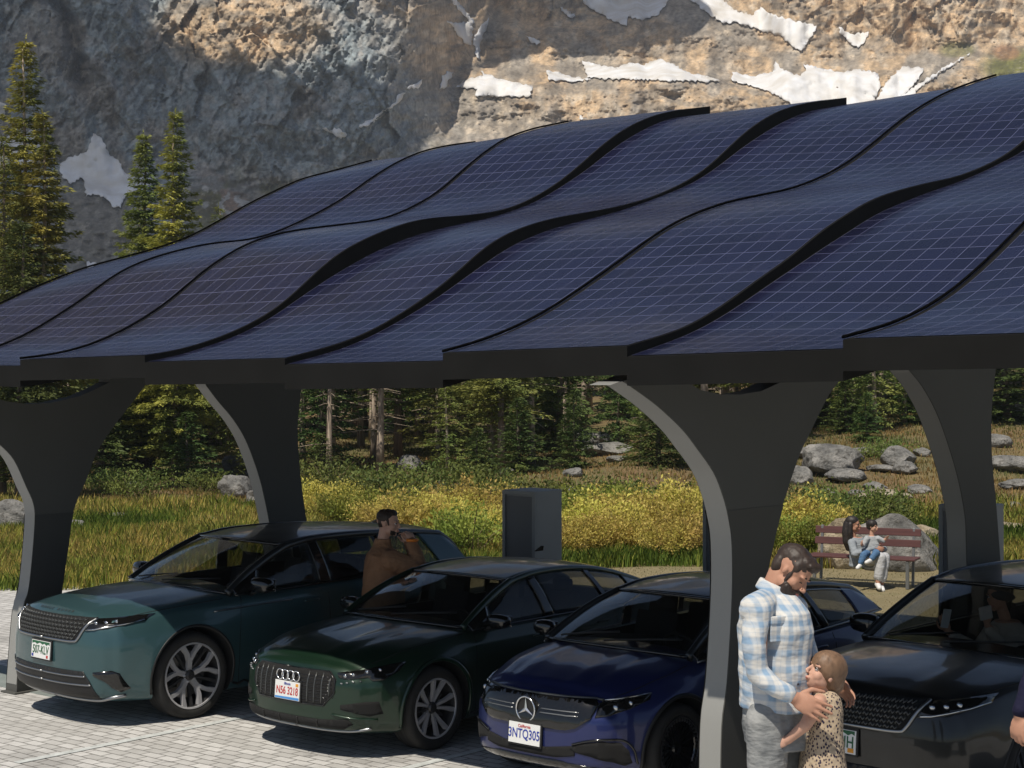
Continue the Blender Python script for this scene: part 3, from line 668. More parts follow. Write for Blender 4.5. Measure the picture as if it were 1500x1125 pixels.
# the three tall trees that rise over the roof at the left
def hero(name, x, top, Z, rad, base, seed, leafm, label, **kw):
    p = at_px(x, Z); h = CAM_H+(Y_H-top)*Z/F_PX-p.z
    o = make_tree(name, h, rad, base, seed, leafm, BARKP if kw.pop('pale', 0) else BARK, **kw); o.location = p; tag(o, label, 'tree'); return o
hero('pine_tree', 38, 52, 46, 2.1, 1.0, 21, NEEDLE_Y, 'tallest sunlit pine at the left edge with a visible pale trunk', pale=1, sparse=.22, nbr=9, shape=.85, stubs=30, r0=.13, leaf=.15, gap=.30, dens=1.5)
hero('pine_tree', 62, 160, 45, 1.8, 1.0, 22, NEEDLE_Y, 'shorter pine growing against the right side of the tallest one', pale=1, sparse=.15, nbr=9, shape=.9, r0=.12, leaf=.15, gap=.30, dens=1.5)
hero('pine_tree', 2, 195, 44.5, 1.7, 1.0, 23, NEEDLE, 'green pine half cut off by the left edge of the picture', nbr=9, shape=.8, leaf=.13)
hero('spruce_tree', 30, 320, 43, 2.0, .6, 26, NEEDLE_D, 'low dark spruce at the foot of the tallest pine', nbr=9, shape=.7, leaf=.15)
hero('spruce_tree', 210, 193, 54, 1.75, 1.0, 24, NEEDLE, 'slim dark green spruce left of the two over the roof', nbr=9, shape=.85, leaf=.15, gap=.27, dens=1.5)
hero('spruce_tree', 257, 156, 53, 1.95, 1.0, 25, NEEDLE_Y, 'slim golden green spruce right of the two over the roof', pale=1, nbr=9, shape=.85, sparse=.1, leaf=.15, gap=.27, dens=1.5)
rt = random.Random(5)
KL = ['green pine', 'bare trunked pine', 'full dark spruce', 'pine with dead lower branches', None, 'young slim spruce', 'pale dead trunk']
for row, (Z, n) in enumerate(((56, 20), (61, 34), (66, 38), (74, 36), (83, 38), (94, 42), (108, 50))):
    for i in range(n):
        x = -60+1620*(i+.5+rt.uniform(-.35, .35))/n; z = Z+rt.uniform(-3.5, 3.5)
        if row == 0 and (230 < x < 330 or 480 < x < 620 or 800 < x < 960): continue
        if row <= 2 and 830 < x < 960: continue
        if row <= 2 and x > 1370: continue
        if row == 0 and 1130 < x < 1380: z += 9
        p = at_px(x, z); top = interp(x, SIL)+14
        hm = CAM_H+(Y_H-top)*z/F_PX-p.z; k = rt.choice([1, 3, 5, 2, 6, 0, 0, 2] if row < 2 else [0, 1, 3, 3, 2, 2, 6, 0] if row < 3 else [0, 1, 2, 0, 0, 2])
        h = min(hm, PH[k]*rt.uniform(.9, 1.3))
        place_tree(k, p, h, rt.random()*6.28, KL[k]+' '+region(x)+', '+DEPTH[row], ['forest pines', 'forest bare trunked pines', 'forest spruces', 'forest pines with dead branches', '', 'young forest spruces', 'dead trunks in the forest'][k], min(1.6, PH[k]/h*rt.uniform(1.0, 1.25)))
for k, x, Z, h, w_, lab in [
 (3, 557, 56, 9.0, 1.5, 'large pine with a thick leaning trunk behind the green car'),
 (1, 482, 55, 8.5, 1.1, 'pale trunked pine between the second column and the big pine'),
 (5, 655, 53, 3.1, 1.3, 'small green spruce with a thin trunk right of the big pine'),
 (5, 722, 55, 3.6, 1.2, 'thin pale green spruce above the first charging box'),
 (4, 843, 50, 2.3, 1.2, 'short dark bushy spruce beside the flat grey rocks'),
 (2, 905, 62, 7.0, .8, 'slim light green spruce left of the clearing'),
 (4, 965, 50, 2.6, 1.5, 'wide dark spruce left of the front right column'),
 (4, 1000, 52, 2.4, 1.5, 'dark spruce tucked behind the front right column arch'),
 (5, 938, 52, 3.2, 1.0, 'young light green spruce in front of the clearing'),
 (4, 700, 49, 1.5, 1.6, 'low dark spruce bush left of the first charging box'),
 (4, 760, 50, 2.2, 1.5, 'dark spruce right behind the first charging box'),
 (4, 275, 52, 2.2, 1.7, 'wide dark spruce bush between the two left columns'),
 (4, 215, 54, 1.9, 1.7, 'low dark spruce bush beside the first column arm'),
 (3, 205, 60, 9.0, 1.2, 'pine with a pale straight trunk behind the first column arm'),
 (1, 248, 62, 8.5, 1.2, 'bare trunked pine in the middle of the left arch'),
 (3, 320, 64, 9, 1.1, 'reddish trunked pine near the second column arch'),
 (4, 1240, 58, 2.0, 1.6, 'low dark spruce bush left of the white boulder'),
 (4, 1270, 54, 1.5, 1.6, 'small dark spruce bush below the white boulder'),
 (5, 1325, 60, 4.2, 1.2, 'bright green young spruce in the right arch'),
 (4, 1350, 60, 2.2, 1.9, 'wide dark spruce bush beside the rear right column'),
 (4, 1475, 60, 3.6, 1.9, 'dark spruce cut by the right edge of the picture'),
 (4, 1205, 62, 1.8, 1.9, 'flat dark spruce bush right of the front column arm'),
 (4, 20, 54, 2.0, 1.7, 'dark spruce bush left of the first column'),
 (4, 470, 50, 1.5, 1.8, 'low dark spruce bush at the foot of the pale trunks')]:
    place_tree(k, at_px(x, Z), h, rt.random()*6.28, lab, None, w_)
# ---- shrubs
LEAF_Y = leafmat('willow_leaves', (.42, .38, .07), (.70, .56, .16), sc=2.2, trans=.35)
LEAF_G = leafmat('willow_leaves_green', (.17, .23, .04), (.38, .40, .08), sc=2.0, trans=.35)
LEAF_D = leafmat('low_bush_leaves', (.08, .12, .03), (.20, .22, .05), sc=2.0, trans=.25)
TWIG = mat('twigs', (.13, .10, .05), .9)
def make_shrub(name, h, w_, n, seed, lm, leaf=.055):
    r = np.random.RandomState(seed); root = empty(name, (0, 0, 0)); b = MB(); V = []
    for s in range(26):
        a = r.rand()*6.28; l = w_*(.25+.75*r.rand()**.6); hh = h*(.55+.5*r.rand())*(1-.45*(l/w_)**2); p0 = np.array([r.randn()*.05, r.randn()*.05, 0]); p2 = np.array([math.cos(a)*l, math.sin(a)*l, hh]); p1 = p2*[.45, .45, .6]
        b.tube([p0, p1, p2], [.012, .008, .003], 4, cap=False)
        for k in range(n//26):
            t = .25+.75*r.rand()**.6; p = ((1-t)**2*p0+2*t*(1-t)*p1+t*t*p2)+r.randn(3)*[.09, .09, .07]
            if p[2] < .02: p[2] = .05
            d = r.randn(3)+[math.cos(a)*.6, math.sin(a)*.6, 1.0]; d /= np.linalg.norm(d); sd = np.cross(d, r.randn(3)); sd /= np.linalg.norm(sd)+1e-6; ln = leaf*(.7+.8*r.rand()); wd = ln*.27
            V += [p-sd*wd*.3, p+d*ln*.5-sd*wd, p+d*ln, p+d*ln*.5+sd*wd]
    b.build('stems', TWIG, root); V = np.array(V); mesh_np('foliage', V, np.arange(len(V), dtype=np.int32).reshape(-1, 4), lm, False, parent=root); return root
shp = [make_shrub('willow_shrub', 1.05, .8, 2600, 31, LEAF_Y), make_shrub('willow_shrub', .9, .85, 2600, 32, LEAF_Y, .05), make_shrub('willow_shrub', 1.0, .8, 2400, 33, LEAF_G), make_shrub('low_bush', .6, .95, 2200, 34, LEAF_D)]
su = [False]*4
def place_shrub(k, x, Z, s, lab, grp, zs=1):
    o = copy_tree(shp[k]) if su[k] else shp[k]; su[k] = True
    o.location = at_px(x, Z); o.rotation_euler = (0, 0, rt.random()*6.28); o.scale = (s, s, s*zs); tag(o, lab, 'shrub', grp)
for (x0, x1, Z, n, k) in ((560, 735, 33.5, 6, 0), (545, 740, 35.5, 6, 1), (600, 745, 38, 5, 0), (825, 1035, 31.5, 8, 1), (820, 1035, 33.5, 8, 0), (880, 1040, 36, 6, 0), (820, 960, 37.5, 5, 2), (1125, 1205, 31.5, 4, 2), (1130, 1200, 34, 4, 0), (500, 560, 37, 3, 2), (420, 500, 40, 4, 1), (640, 700, 31.4, 3, 2)):
    for i in range(n):
        x = x0+(x1-x0)*(i+.5+rt.uniform(-.3, .3))/n
        place_shrub(k, x, Z+rt.uniform(-.6, .6), rt.uniform(.75, 1.15)*(1.15 if x > 990 and x < 1040 else 1), ['yellow willow shrub ', 'low yellow willow shrub ', 'greener willow shrub ', ''][k]+region(x)+', '+('at the front of the band' if Z < 33 else 'in the middle of the band' if Z < 35 else 'at the back of the band'), ['yellow willow shrubs', 'low yellow willow shrubs', 'green willow shrubs', ''][k])
for (x, Z, s) in ((850, 40, 1.6), (900, 41, 1.5), (960, 40, 1.4), (780, 42, 1.4), (560, 43, 1.6), (610, 45, 1.5), (1210, 36, 1.3), (1235, 38, 1.5), (1265, 37, 1.3), (1290, 39, 1.3), (200, 44, 1.2), (1180, 42, 1.2), (480, 46, 1.6), (520, 42, 1.3), (700, 45, 1.6), (1230, 48, 1.0), (1300, 50, 1.0), (160, 50, 1.1), (300, 47, 1.1)):
    place_shrub(3, x, Z, s, 'low dark green bush '+region(x)+', '+('close behind the willows' if Z < 41 else 'far up the meadow'), 'low dark bushes on the meadow')
# ---- grass (uncountable)
m = mat('grass', (.2, .2, .05), .7, spec=.2); at = N(m, 'Attribute'); at.attribute_name = 'tint'; L(m, at.outputs['Color'], bsdf(m).inputs['Base Color'])
tr = N(m, 'BsdfTranslucent'); L(m, at.outputs['Color'], tr.inputs[0]); ms = N(m, 'MixShader'); ms.inputs[0].default_value = .35; out = m.node_tree.nodes['Material Output']; L(m, bsdf(m).outputs[0], ms.inputs[1]); L(m, tr.outputs[0], ms.inputs[2]); L(m, ms.outputs[0], out.inputs[0])
GRASS = m
def grass(name, n, Z0, Z1, h0, h1, wd, cols, x0=-60, x1=1560, dens=None, seed=1):
    r = np.random.RandomState(seed); Z = 1/np.sqrt(r.uniform(1/Z1**2, 1/Z0**2, n)) if False else r.uniform(Z0, Z1, n); X = (r.uniform(x0, x1, n)-750)/F_PX*Z
    keep = np.ones(n, bool) if dens is None else r.rand(n) < dens(X, Z)
    X, Z = X[keep], Z[keep]; n = len(X); g = terrain_z(X, Z); g = np.maximum(g, -.02)
    cl_ = fbm(X*1.7, Z*1.7, 3); h = (h0+(h1-h0)*r.rand(n))*(.5+1.0*cl_); a = r.rand(n)*6.28; lean = r.uniform(.05, .55, n)*h
    dx, dy = np.cos(a), np.sin(a); p0 = np.stack([X, Z, g-.01], -1); sd = np.stack([-dy, dx, 0*dx], -1)*wd
    mid = p0+np.stack([dx*lean*.35, dy*lean*.35, h*.6], -1); tip = p0+np.stack([dx*lean, dy*lean, h], -1)
    V = np.stack([p0-sd, p0+sd, mid+sd*.8, tip, mid-sd*.8], 1); V = V.reshape(-1, 3)
    F = (np.arange(n)[:, None]*5+np.array([[0, 1, 2, 3, 4]])); 
    t = fbm(X*.35+3, Z*.35, 4)+r.randn(n)*.07; cc = np.array([c for _, c in cols]); ps = [p for p, _ in cols]
    col_ = np.stack([np.interp(t, ps, cc[:, q]) for q in range(3)], -1)*(.75+.5*r.rand(n))[:, None]
    o = mesh_np(name, V, F.astype(np.int32), GRASS)
    ca = o.data.color_attributes.new('tint', 'FLOAT_COLOR', 'POINT'); full = np.ones((n, 5, 4), np.float32); full[..., :3] = col_[:, None, :]; ca.data.foreach_set('color', full.ravel())
    return tag(o, kind='stuff')
def edge_z(X): return np.interp(X, [-14, -7.2, -2, 2.5, 7, 13], [26.6, 26.4, 28.6, 29.8, 29.3, 28.9])
gcols = [(.28, (.12, .19, .03)), (.42, (.26, .32, .06)), (.5, (.48, .45, .10)), (.57, (.66, .50, .17)), (.68, (.30, .34, .07))]
tag(grass('meadow_grass', 170000, 26.2, 42, .10, .33, .009, gcols, dens=lambda X, Z: (Z > edge_z(X)).astype(float)*(.5+.5*(Z < 36)), seed=2), 'tall green and golden meadow grass behind the car park', 'grass')
tag(grass('heath_grass', 110000, 40, 72, .03, .13, .016, [(.3, (.10, .12, .03)), (.42, (.20, .18, .06)), (.52, (.30, .18, .07)), (.6, (.36, .26, .11)), (.7, (.14, .16, .05))], seed=3), 'short brown and olive heath grass in front of the forest', 'grass')
tag(grass('turf_grass', 26000, 20, 29.6, .015, .05, .006, [(.3, (.13, .12, .04)), (.5, (.24, .19, .09)), (.7, (.28, .23, .12))], dens=lambda X, Z: (((X-O0.x)*VD.x+(Z-O0.y)*VD.y) > 7.5).astype(float)*(Z < edge_z(X)), seed=4), 'short dry turf along the car park', 'grass')
# ---- boulders
def rockmat(name, c1, c2, c3):
    m = mat(name, c1, .9, spec=.3); tc = N(m, 'TexCoord'); v = tc.outputs['Object']; n1 = noise_(m, v, 1.6, 8, .65); n2 = noise_(m, v, 7, 6, .7)
    c = ramp(m, n1, [(.35, c1), (.5, c2), (.65, c3)]); c = mixc(m, ramp(m, n2, [(.5, (0, 0, 0)), (.65, (.8, .8, .8))]), c, (.07, .065, .055))
    L(m, c, bsdf(m).inputs['Base Color']); L(m, bump_(m, math_(m, 'ADD', n1, n2), 1.0, .12), bsdf(m).inputs['Normal']); return m
ROCK = rockmat('boulder_grey', (.13, .13, .125), (.25, .245, .23), (.38, .365, .34)); ROCKT = rockmat('boulder_tan', (.24, .19, .12), (.45, .38, .27), (.55, .49, .38))
def boulder(x, ybase, wpx, hpx, label, m=None, seed=0, depth=.8, Z=None):
    m = m or ROCK
    if Z is None: Z = F_PX*CAM_H/(ybase-Y_H)
    for _ in range(6):
        p = at_px(x, Z); Z2 = F_PX*(CAM_H-p.z)/(ybase-Y_H); Z = min(max(.5*(Z+Z2), 27), 110)
    p = at_px(x, Z); s = F_PX/Z; W = wpx/s; H = hpx/s
    bm = bmesh.new(); bmesh.ops.create_icosphere(bm, subdivisions=5, radius=1)
    r = np.random.RandomState(seed+77)
    planes = [(Vector(r.randn(3)).normalized(), r.uniform(.62, .95)) for _ in range(9)]
    for v in bm.verts:
        c = v.co.copy()
        for nrm, dd in planes:
            e = c.dot(nrm)-dd
            if e > 0: c -= nrm*e*.85
        n_ = float(fbm(np.array(c.x*1.6+seed*3.1+c.z), np.array(c.y*1.6+c.z*1.3+7), 5))-.5; c *= 1+n_*.42
        v.co = Vector((c.x*W*.56, c.y*W*.56*depth, (c.z*.5+.32)*H*1.35))
    me = bpy.data.meshes.new('boulder'); bm.to_mesh(me); bm.free(); me.materials.append(m); me.polygons.foreach_set('use_smooth', np.ones(len(me.polygons), bool))
    o = bpy.data.objects.new('boulder', me); link(o); o.location = p-Vector((0, 0, H*.08)); tag(o, label, 'boulder'); autosmooth(o, 28); return o
for i, a in enumerate([
 (1232, 832, 60, 72, 'pale tan boulder behind the left half of the bench', ROCKT), (1315, 832, 135, 74, 'broad grey streaked boulder behind the right half of the bench', ROCK), (1345, 800, 60, 30, 'low tan rock on top right of the bench boulders', ROCKT),
 (8, 778, 70, 45, 'grey boulder at the left edge behind the first column', ROCK), (112, 778, 26, 18, 'small pale stone right of the first column', ROCK), (350, 700, 50, 34, 'upper grey boulder at the foot of the second column arch', ROCK), (345, 728, 44, 36, 'lower grey boulder beside the second column', ROCK), (375, 735, 34, 18, 'flat pale stone touching the second column edge', ROCK),
 (300, 762, 34, 7, 'flat pale stone low in the left meadow', ROCK), (170, 758, 30, 8, 'flat grey stone right of the shaded lower part of the first column', ROCK), (180, 712, 60, 8, 'thin flat stone at the forest edge in the left arch', ROCK),
 (830, 735, 74, 22, 'flat grey rock right of the first charging box', ROCK), (895, 736, 56, 22, 'dark split rock between the flat rock and the column', ROCK), (870, 655, 60, 20, 'upper flat slab in the forest clearing', ROCK), (890, 665, 76, 18, 'lower pale slab in the forest clearing', ROCK), (615, 725, 34, 16, 'grey stone left of the first charging box', ROCK), (680, 722, 18, 12, 'small white stone left of the first charging box', ROCK), (598, 690, 40, 24, 'grey rock under the small green spruce', ROCK), (520, 712, 50, 16, 'low grey rock at the root of the big pine', ROCK),
 (1215, 692, 90, 42, 'large ledge of grey rock behind the bench to the left', ROCK), (1318, 684, 50, 30, 'white rounded boulder below the forest in the right arch', ROCK), (1240, 712, 56, 16, 'flat grey ledge below the large one', ROCK), (1325, 703, 34, 18, 'small grey stone right of the white boulder', ROCK), (1285, 738, 90, 20, 'long pale flat rock above the bench boulders', ROCKT), (1282, 718, 34, 12, 'dark flat stone above the long pale rock', ROCK), (1170, 708, 40, 26, 'grey rock against the edge of the front column', ROCK),
 (1478, 640, 60, 40, 'upper grey rock right of the rear right column', ROCK), (1490, 600, 50, 22, 'topmost pale rock at the right edge', ROCK), (1480, 688, 76, 24, 'long grey ledge right of the rear right column', ROCK), (1480, 780, 50, 16, 'brown shadowed rock at the right edge of the meadow', ROCKT), (1300, 672, 20, 14, 'small pale stone left of the white boulder', ROCK)]):
    boulder(*a, seed=i)
for i, (x, y, w_, h_, la) in enumerate([(1195, 668, 60, 14, 'thin grey ledge left above the large ledge'), (1262, 668, 50, 12, 'thin grey ledge right above the large ledge'), (1290, 698, 40, 10, 'flat stone between the large ledge and the white boulder'), (1205, 728, 44, 12, 'flat grey stone low on the slope beside the column'), (1345, 722, 36, 12, 'flat stone low on the slope at the right of the arch'), (1255, 726, 26, 9, 'small stone in the middle of the ochre slope'), (1350, 668, 26, 12, 'stone at the forest edge beside the rear right column'), (1460, 660, 40, 20, 'rounded rock touching the rear right column'), (1492, 715, 50, 14, 'flat ledge low at the right edge'), (1480, 745, 30, 10, 'small flat stone above the brown rock at the right edge'), (905, 676, 30, 9, 'small stone below the clearing slabs'), (840, 700, 30, 12, 'grey stone at the foot of the short dark spruce'), (745, 700, 26, 10, 'grey stone above the lone charging box'), (640, 712, 24, 9, 'flat stone near the forest edge above the green car')]):
    boulder(x, y, w_, h_, la, ROCK, seed=60+i)
# ================================================================ CARS
def carpaint(name, c, flake=.35):
    m = mat(name, c, .38, flake, .65, .4); tc = N(m, 'TexCoord'); n = noise_(m, tc.outputs['Object'], 400, 1)
    L(m, bump_(m, n, .04, .001), bsdf(m).inputs['Normal'])
    d = noise_(m, tc.outputs['Object'], 3, 6); L(m, ramp(m, d, [(.35, (.30,)*3), (.8, (.42,)*3)]), bsdf(m).inputs['Roughness']); bsdf(m).inputs['Coat Roughness'].default_value = .06
    return m
def glassmat(name, tint, rough=.02):
    m = mat(name, (.01, .01, .01), .05); nt_ = m.node_tree; out = nt_.nodes['Material Output']; nt_.nodes.remove(bsdf(m))
    t = N(m, 'BsdfTransparent'); t.inputs[0].default_value = (*tint, 1); g = N(m, 'BsdfGlossy'); g.inputs['Roughness'].default_value = rough
    lw = N(m, 'LayerWeight'); lw.inputs[0].default_value = .5; ms = N(m, 'MixShader'); L(m, math_(m, 'MULTIPLY_ADD', math_(m, 'POWER', lw.outputs['Facing'], 5.0), .90, .035), ms.inputs[0]); L(m, t.outputs[0], ms.inputs[1]); L(m, g.outputs[0], ms.inputs[2]); L(m, ms.outputs[0], out.inputs[0]); return m
GLASS = glassmat('windscreen_glass', (.80, .81, .80)); GLASSD = glassmat('tinted_glass', (.50, .51, .50)); LENS = glassmat('lamp_lens', (.62, .65, .67))
PLASTIC = mat('black_plastic', (.012, .012, .012), .5, spec=.4); GLOSSB = mat('gloss_black', (.006, .006, .006), .12, 0, .5)
RUBBER = mat('tyre_rubber', (.018, .018, .018), .8, spec=.3, noise=((.03, .029, .027), 9, .2)); CHROME = mat('chrome', (.75, .76, .78), .18, 1); SATIN = mat('satin_metal', (.34, .35, .36), .32, 1)
DARKIN = mat('car_interior', (.014, .014, .014), .85); DARKCUT = mat('car_cavity', (.006, .006, .006), .95); ALLOY = mat('alloy_bright', (.62, .62, .64), .28, .55); ALLOYD = mat('alloy_dark', (.055, .055, .057), .3, .5)
DISC = mat('brake_disc', (.3, .29, .28), .35, 1); BRONZE = mat('dark_trim', (.10, .105, .105), .35, .6)
WHITE = mat('plate_white', (.72, .73, .72), .4); LAMPW = mat('lamp_reflector', (.5, .52, .55), .15, 1)
FONT = None
def text_obj(name, body, size, m, parent, M, ext=.0015, sx=1.0, bold=.0):
    cu = bpy.data.curves.new(name, 'FONT'); cu.body = body; cu.size = size; cu.align_x = 'CENTER'; cu.align_y = 'CENTER'; cu.extrude = ext; cu.offset = bold
    t = bpy.data.objects.new(name+'_src', cu); C.objects.link(t); bpy.context.view_layer.update()
    dg = bpy.context.evaluated_depsgraph_get(); me = bpy.data.meshes.new_from_object(t.evaluated_get(dg)); me.name = name
    bpy.data.objects.remove(t); bpy.data.curves.remove(cu)
    me.transform(M @ Matrix.Diagonal((sx, 1, 1, 1))); me.materials.clear(); me.materials.append(m)
    return link(bpy.data.objects.new(name, me), parent)
def apply_mods(o):
    bpy.context.view_layer.update(); dg = bpy.context.evaluated_depsgraph_get(); me = bpy.data.meshes.new_from_object(o.evaluated_get(dg)); o.modifiers.clear(); o.data = me; return o
def U(u, y, z): return Vector((-u, y, z))       # car coordinates: u back from the nose, +y the driver's side
def half_ring(w, zb, zs, zt, tumble):
    h = zs-zb
    return [(0, zb), (.6*w, zb), (.88*w, zb+.015), (.955*w, zb+.09), (.985*w, zb+.32*h), (1.0*w, zb+.56*h), (.99*w, zb+.78*h), (tumble*w+.035, zs-.05), (tumble*w, zs), (tumble*w-.09, zs+.3*(zt-zs)+.012), (.52*w, zs+.72*(zt-zs)+.008), (.26*w, zs+.93*(zt-zs)+.002), (0, zt)]
class Car:
    def __init__(s, name, loc, yaw, k, spec, label, cat='car', group=None):
        s.sp = spec; ang = math.atan2(-math.cos(yaw), -math.sin(yaw))
        s.root = empty(name, loc, ang, label, cat, group, k); s.paint = spec['paint']; s.body()
    def body(s):
        sp = s.sp; st = catmull(np.array(sp['stations'], float), 5); Lc = sp['L']; zc = sp.get('zc', .58); rings = []
        def ring(row, k, u):
            _, w, zb, zs, zt = row; hr = half_ring(w, zb, zs, zt, sp.get('tumble', .9)); hr = catmull(hr, 3)
            full = np.concatenate([hr, hr[-2:0:-1]*[-1, 1]]); full = full.copy(); full[:, 0] *= k; full[:, 1] = zc+(full[:, 1]-zc)*k
            return np.column_stack([np.full(len(full), u), full])
        f0 = st[0]; r0 = st[-1]
        for k, u in ((.02, 0), (.2, 0), (.4, .0), (.6, .0), (.76, .0), (.86, .006), (.92, .018), (.96, .036)): rings.append(ring(f0, k, u))
        for row in st: rings.append(ring(row, 1.0 if row[0] > .05 else .985+.3*row[0], row[0]+max(0, .062*(1-row[0]/.1))))
        for k, u in ((.97, -.02), (.9, -.004), (.75, 0), (.5, 0), (.25, 0), (.02, 0)): rings.append(ring(r0, k, Lc+u))
        V = np.array(rings); wf, wr = sp.get('wrapF', .30), sp.get('wrapR', .22); W = sp['W']/2
        u, y, z = V[..., 0].copy(), V[..., 1].copy(), V[..., 2].copy()
        ff = 1-sstep(0, 1.1, u); fr = 1-sstep(0, .9, Lc-u)
        u2 = u+ff*(wf*np.abs(y/W)**2.6+interp(z, sp['lean']))-fr*(wr*np.abs(y/W)**2.6+interp(z, sp['leanR']))
        # flared wheel arches
        for wu in (sp['wf'], sp['wf']+sp['wb']):
            d = np.sqrt((u2-wu)**2+(z-sp['wr'])**2); g = np.exp(-((d-sp['wr']-.07)/.085)**2)*(z > .22)
            y += np.sign(y)*g*sp.get('flare', .018)*(np.abs(y) > W*.8)
        # waist crease along the doors
        g = np.exp(-((z-interp(u2, sp['crease']))/.035)**2)*(np.abs(y) > W*.85)*sstep(.7, 1.2, u2)*(1-sstep(Lc-.5, Lc-.2, u2)); y += np.sign(y)*g*.012
        g = np.exp(-((z-.36)/.09)**2)*(np.abs(y) > W*.85)*sstep(1.35, 1.7, u2)*(1-sstep(sp['wf']+sp['wb']-.8, sp['wf']+sp['wb']-.5, u2)); y -= np.sign(y)*g*.03
        # bonnet creases
        for cy in sp.get('hood_crease', []):
            g = np.exp(-((np.abs(y)-cy*(1-.12*(1-u2)))/.045)**2)*(z > interp(u2, [(0, .8), (1.3, .95)]))*sstep(.05, .4, u2)*(1-sstep(1.0, 1.35, u2)); z += g*.016
        for fn in sp.get('dents', []): u2, y, z = fn(u2, y, z)
        V = np.stack([-u2, y, z], -1); n, m_ = V.shape[:2]
        F = grid_faces(n, m_, True).tolist(); F.append(list(range(m_))[::-1]); F.append([(n-1)*m_+i for i in range(m_)])
        o = mesh_np('body', V.reshape(-1, 3), F, [s.paint, DARKCUT], True, parent=None)
        bm = bmesh.new(); bm.from_mesh(o.data); bmesh.ops.recalc_face_normals(bm, faces=bm.faces); bm.to_mesh(o.data); bm.free()
        s.solid = BVHTree.FromPolygons([v.co.copy() for v in o.data.vertices], [tuple(p.vertices) for p in o.data.polygons])
        # cut wheel arches and the cabin well
        b = MB(); R = sp['wr']+.05
        for wu in (sp['wf'], sp['wf']+sp['wb']):
            for sg in (1, -1):
                b.lathe([(0.001, W*sg*.62), (R, W*sg*.62), (R, W*sg*1.2), (0.001, W*sg*1.2)], 48, 1, 1, (-wu, 0, sp['wr']+.01))
        cut = b.build('cut', [s.paint, DARKCUT]); cut.data.polygons.foreach_set('use_smooth', [False]*len(cut.data.polygons))
        c0, c1 = sp['well']; wy = sp.get('well_y', .70)
        b = MB(); b.prism([(-c0, -wy), (-c0, wy), (-(c0+.25), wy+.06), (-(c1-.3), wy+.04), (-c1, wy-.12), (-c1, -wy+.12), (-(c1-.3), -wy-.04), (-(c0+.25), -wy-.06)], 2, .42, 2.2, 1)
        cut2 = b.build('cut', [s.paint, DARKCUT])
        for c in (cut, cut2):
            md = o.modifiers.new('b', 'BOOLEAN'); md.operation = 'DIFFERENCE'; md.object = c; md.solver = 'EXACT'; md.material_mode = 'TRANSFER' if hasattr(md, 'material_mode') else md.material_mode
        apply_mods(o); bpy.data.objects.remove(cut); bpy.data.objects.remove(cut2)
        o.parent = s.root; autosmooth(o, 40); s.bodyo = o
    # -- surface tools
    def hit(s, axis, a, b):
        if axis == 'f' and 'zmap' in s.sp: b = s.sp['zmap'](b)
        if axis == 'f': o_, d = Vector((3, a, b)), Vector((-1, 0, 0))
        elif axis == 'r': o_, d = Vector((-8, a, b)), Vector((1, 0, 0))
        elif axis == 'l': o_, d = Vector((-a, 3, b)), Vector((0, -1, 0))
        elif axis == 'x': o_, d = Vector((-a, -3, b)), Vector((0, 1, 0))
        elif axis == 't': o_, d = Vector((-a, b, 4)), Vector((0, 0, -1))
        elif axis == 'fl': o_, d = Vector((1.5-.0, a+1.5, b)), Vector((-1, -1, 0)).normalized()   # onto the left front corner; a = y-x
        elif axis == 'fr': o_, d = Vector((1.5, -a-1.5, b)), Vector((-1, 1, 0)).normalized()
        r = s.solid.ray_cast(o_, d)
        if r[0] is None: return s._last if hasattr(s, '_last') else (Vector((0, a, b)), Vector((1, 0, 0)))
        n = r[1]; n = -n if n.dot(d) > 0 else n; s._last = (r[0], n); return s._last
    def decal(s, name, poly, m, axis='f', off=.004, thick=.008, step=.05, mirror=False, parent=None, inset=0, holes=None):
        if axis == 'f': off = max(off, .008); step = min(step, .04)
        """a thin piece cut to an outline and laid on the body; mirror adds the twin as its own object"""
        res = []
        for sg in ((1, -1) if mirror else (1,)):
            if axis in ('f', 'r'): P = [Vector((p[0]*sg, p[1])) for p in poly]; ax = axis
            elif axis == 'l': P = [Vector(p) for p in poly]; ax = 'l' if sg == 1 else 'x'
            elif axis == 'fl': P = [Vector(p) for p in poly]; ax = 'fl' if sg == 1 else 'fr'
            else: P = [Vector((p[0], p[1]*sg)) for p in poly]; ax = 't'
            dense = []
            for i in range(len(P)):
                a, b = P[i], P[(i+1) % len(P)]; k = max(1, int((b-a).length/step*1.5))
                dense += [a.lerp(b, q/k) for q in range(k)]
            def fn(a, b):
                p, n = s.hit(ax, a, b); return p+n*off
            V, F = patch(name, dense, fn, m, step)
            o = mesh_np(name, [tuple(v) for v in V], F, m, True, parent=parent or s.root)
            bm = bmesh.new(); bm.from_mesh(o.data); bmesh.ops.recalc_face_normals(bm, faces=bm.faces)
            dirs = {'f': Vector((1, 0, 0)), 'r': Vector((-1, 0, 0)), 'l': Vector((0, 1, 0)), 'x': Vector((0, -1, 0)), 't': Vector((0, 0, 1)), 'fl': Vector((1, 1, 0)), 'fr': Vector((1, -1, 0))}[ax]
            if sum((f.normal.dot(dirs) for f in bm.faces)) < 0: bmesh.ops.reverse_faces(bm, faces=bm.faces)
            bm.to_mesh(o.data); bm.free()
            if thick:
                sm = o.modifiers.new('thick', 'SOLIDIFY'); sm.thickness = thick; sm.offset = -1
            res.append(o)
        return res
